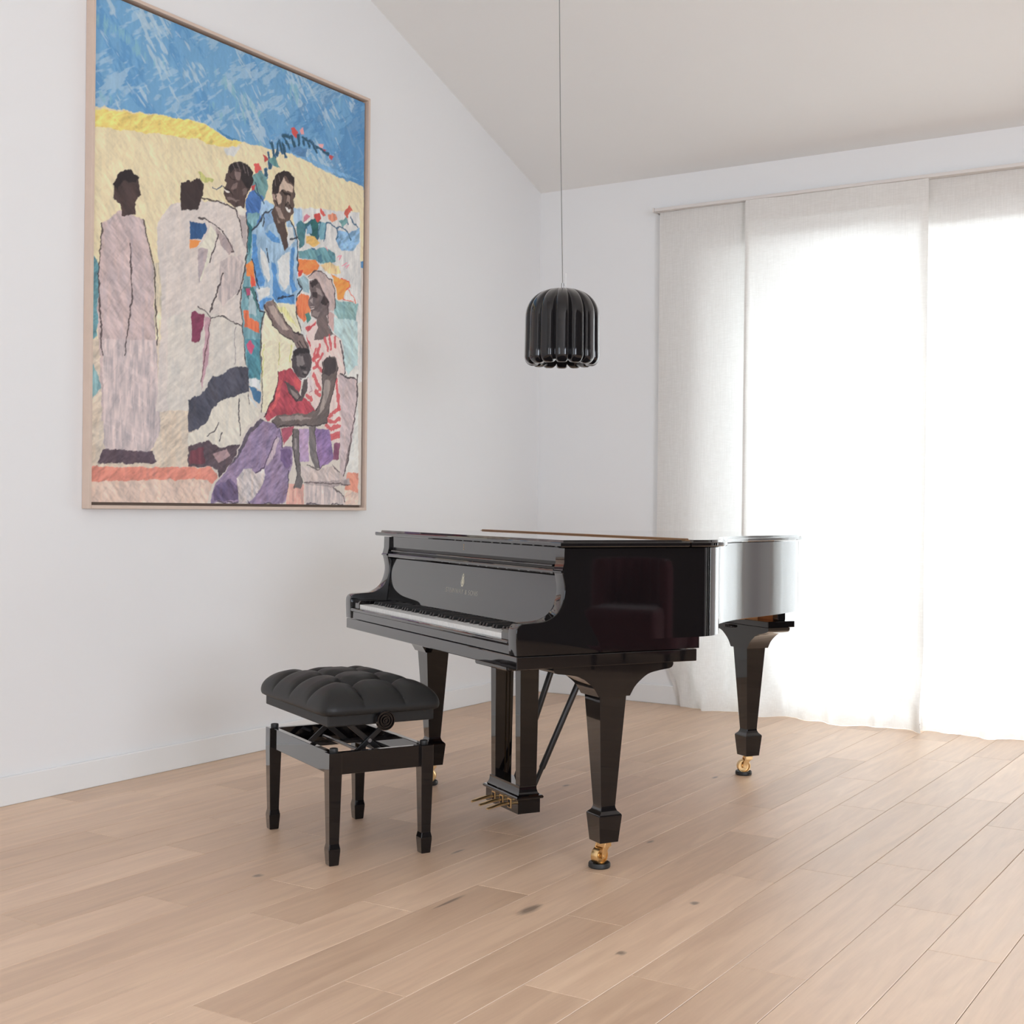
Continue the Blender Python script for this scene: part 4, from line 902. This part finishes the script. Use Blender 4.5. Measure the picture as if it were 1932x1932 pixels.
for x in (-.17, .17):
    for s_ in (-1, 1):
        a = Vector((x, -.078*s_, .298)); b = Vector((x, .078*s_, .428)); d = (b-a).normalized(); nn = Vector((0, -d.z, d.y)); bm = BM(); r = []
        for p in (a, b):
            r.append([p+nn*.0085+Vector((.004+s_*.005, 0, 0)), p-nn*.0085+Vector((.004+s_*.005, 0, 0)), p-nn*.0085+Vector((-.004+s_*.005, 0, 0)), p+nn*.0085+Vector((-.004+s_*.005, 0, 0))])
        loft(bm, r); finish('scissor_arm', bm, M['satin'], bench, bevel=.0015)
    bm = BM(); tube(bm, [(x-.016, 0, .363), (x+.016, 0, .363)], .0065, 14); finish('scissor_pivot', bm, M['steel'], bench, smooth=40)
    for z in (.300, .427):
        bm = BM(); box(bm, x-.02, x+.02, -.135, .135, z-.006, z+.004); finish('scissor_channel', bm, M['satin'], bench, bevel=.001)
bm = BM(); tube(bm, [(-.20, 0, .318), (.20, 0, .318)], .006, 12); finish('screw_rod', bm, M['steel'], bench, smooth=50)
for y in (-SY+.03, SY-.03):
    bm = BM(); box(bm, -SX+.018, SX-.018, y-.01, y+.01, .2835, .294); finish('cross_bar', bm, M['satin'], bench, bevel=.001)
bm = BM(); tube(bm, [(.165, 0, .4445), (.30, 0, .4445)], .005, 12); finish('knob_shaft', bm, M['satin'], bench, smooth=50)
bm = BM(); lathe(bm, [(.012, .290), (.030, .292), (.0315, .296), (.0315, .304), (.0300, .307), (.0275, .307), (.0255, .302), (.0225, .302), (.0205, .3075), (.0185, .3075), (.0165, .3025), (.0135, .3025), (.0115, .308), (.0095, .308), (.0078, .303), (.005, .303), (.0035, .306)], 40, (0, 0, .4445), 'x'); finish('adjusting_knob', bm, lac, bench, smooth=30)
BX, BY = .277, .184
bm = BM(); box(bm, -BX, BX, -BY, BY, .4315, .469); sb = finish('seat_box', bm, M['leather'], bench, bevel=.004)
# buttoned cushion: a rounded sheet drawn down along its seams
PXh, PYh, Z0, HT = .304, .207, .4665, .092
nx, ny = 180, 126
cellx, celly = [PXh*2*k/4-PXh for k in (1, 2, 3)], [PYh*2*k/3-PYh for k in (1, 2)]
def pad(s, t):
    # rounded-square dome over a short upright side, drawn down along the seams
    q = (abs(s)**14+abs(t)**14)**(1/14); m_ = max(abs(s), abs(t)); k = m_/q if q > 1e-6 else 1
    x, y = s*k*PXh, t*k*PYh
    h = HT*max(0, 1-m_**3.4)**.5*(.90+.10*math.cos(x/PXh*1.3)*math.cos(y/PYh*1.3))
    dx = min(abs(x-c) for c in cellx); dy = min(abs(y-c) for c in celly); f = min(1, h/HT*1.5)
    seam = .015*math.exp(-dx/.0065)+.015*math.exp(-dy/.0065)
    puff = .012*(min(1, dx/.045)**.8+min(1, dy/.045)**.8)/2
    btn = .027*math.exp(-(dx*dx+dy*dy)/(2*.020**2))
    return x, y, Z0 + .016 + max(0, h*.9 - (seam + btn)*f + puff*f - .006*f)
def remap(k, n):
    a = -1+2*k/n; return math.copysign(1-(1-abs(a))**1.9, a)
bm = BM(); V = [[bm.verts.new(pad(remap(i, nx), remap(j, ny))) for j in range(ny+1)] for i in range(nx+1)]
for i in range(nx):
    for j in range(ny): bm.faces.new((V[i][j], V[i+1][j], V[i+1][j+1], V[i][j+1]))
edge = [V[i][0] for i in range(nx+1)]+[V[nx][j] for j in range(1, ny+1)]+[V[i][ny] for i in range(nx-1, -1, -1)]+[V[0][j] for j in range(ny-1, 0, -1)]
for kx, ky, z in ((.998, .997, Z0+.010), (.990, .986, Z0+.004), (.968, .958, Z0+.0005)):
    lowr = [bm.verts.new((v.co.x*kx, v.co.y*ky, z)) for v in edge] if z > Z0+.009 else [bm.verts.new((v.co.x*kx, v.co.y*ky, z)) for v in base_edge]
    if z > Z0+.009: base_edge = edge
    for a in range(len(edge)):
        b = (a+1) % len(edge); bm.faces.new((edge[b], edge[a], lowr[a], lowr[b]))
    edge = lowr
bm.faces.new(lowr)
cu = finish('seat_cushion', bm, M['leather'], bench, smooth=80)
for x in cellx:
    for y in celly:
        z = pad(x/PXh, y/PYh)[2]; bm = BM(); lathe(bm, [(.0075, 0), (.0078, .0018), (.006, .0036), (.002, .0045)], 16, (x, y, z-.001)); finish('button', bm, M['leather'], cu, smooth=60)

# ------------------------------------------------------------------ pendant lamp
lp = cam.matrix_world.translation + 5.3*(fw + r2*(1060-966)/FPX - u2*(690-966)/FPX)
lp = Vector((round(lp.x, 3), round(lp.y, 3), round(lp.z, 3)))
lamp = empty('pendant_lamp', lp); tag(lamp, 'black fluted dome pendant lamp hanging on a thin cord above the piano', 'pendant lamp')
R0, H0 = .156, .312
prof = [(.088, .034, .5, .012), (.098, .014, .8, .018), (.108, .003, 1, .022)]
prof += [(R0*.985-.034+.034*math.sin(a), .034-.034*math.cos(a), 1, .022*math.cos(a)) for a in [k*math.pi/16 for k in range(1, 9)]]
prof += [(R0*(.985-.012*k/6), .034+.156*k/6, 1, 0) for k in range(1, 7)]
rt_ = R0*.973
prof += [(rt_*(math.cos(a)**.80), .19+(H0-.19)*math.sin(a)**.95, math.cos(a)**.35, 0) for a in [k*math.pi/2/16 for k in range(1, 16)]] + [(.006, H0+.0005, 0, 0)]
NL = 14; na = NL*20
tcam = math.atan2(cam.location.y-lp.y, cam.location.x-lp.x); phase = math.pi/2-NL/2*tcam
def ringl(r, z, f, zf=0):
    out = []
    for k in range(na):
        t = 2*math.pi*k/na; ph = abs(math.sin(NL/2*t+phase)); c = 1-math.sqrt(max(0, 1-(1-ph)**2)); g = 1-f*.17*c
        out.append((r*g*math.cos(t), r*g*math.sin(t), z+zf*c))
    return out
bm = BM(); loft(bm, [ringl(*p) for p in prof], (False, True)); sh = finish('lamp_shade', bm, M['lamp'], lamp, smooth=50)
bm = BM(); loft(bm, [ringl(.087, .034, .5, .012), ringl(.115, .08, .6), ringl(.12, .19, .6), ringl(.07, .27, .3), ringl(.01, .285, 0)], (False, True)); finish('shade_lining', bm, M['lamp_in'], lamp, smooth=60)
bm = BM(); tube(bm, [(0, 0, H0-.002), (0, 0, H0+.022)], .006, 12); finish('cord_grip', bm, M['steel'], lamp, smooth=40)
bm = BM(); o_ = r2*.012; tube(bm, [o_+Vector((0, 0, H0+.008)), o_+Vector((0, 0, H0+.062))], .0022, 8); tube(bm, [Vector((0, 0, H0+.016)), o_+Vector((0, 0, H0+.014))], .002, 6); finish('cord_lock', bm, M['clear'], lamp, smooth=40)
zc_ = ZC-SL*lp.y-lp.z
pts = [Vector((0, 0, H0+.018))]
for k, w in ((.15, 0), (.35, .000), (.5, -.002), (.62, -.0035), (.66, -.001), (.8, .001), (1, 0)): pts.append(Vector((0, 0, H0+.018+(zc_-H0-.02)*k)) - r2*(.028*(zc_-H0)*k*.9 + w))
bm = BM(); tube(bm, pts, .0019, 8); finish('cord', bm, M['cord'], lamp, smooth=60)
bm = BM(); p = pts[-1]; lathe(bm, [(.045, 0), (.048, -.004), (.048, -.022), (.044, -.026), (.01, -.028)], 28, (p.x, p.y, zc_)); finish('ceiling_rose', bm, M['trim'], lamp, smooth=40)

# ------------------------------------------------------------------ the armchair across the room, seen mirrored in the piano's side
ac = empty('velvet_armchair', (7.55, -2.95, 0), math.radians(-72)); tag(ac, 'maroon velvet armchair with a channelled back facing the piano', 'armchair')
bm = BM(); pts = []
for k in range(91):
    a = math.radians(-100+200*k/90); f = .035*abs(math.sin(k/90*math.pi*8)); pts.append((math.sin(a)*(.36+f), math.cos(a)*(.34+f)))
rng_in = [(x*.78, y*.78) for x, y in pts]
def wall_ring(z, e): return [(x*(1-e), y*(1-e), z) for x, y in pts] + [(x*(1+e*.8), y*(1+e*.8), z) for x, y in rng_in[::-1]]
loft(bm, [wall_ring(z, e) for z, e in ((.16, .03), (.2, 0), (.70, 0), (.75, .03), (.765, .09))]); finish('channelled_back', bm, M['velvet'], ac, smooth=60)
bm = BM(); box(bm, -.33, .33, -.40, .24, .14, .44); finish('seat', bm, M['velvet'], ac, bevel=.06, seg=5)
for x, y in ((-.26, -.33), (.26, -.33), (-.22, .26), (.22, .26)):
    bm = BM(); lathe(bm, [(.014, 0), (.022, .15)], 14, (x, y, 0)); finish('leg', bm, M['satin'], ac, smooth=50)
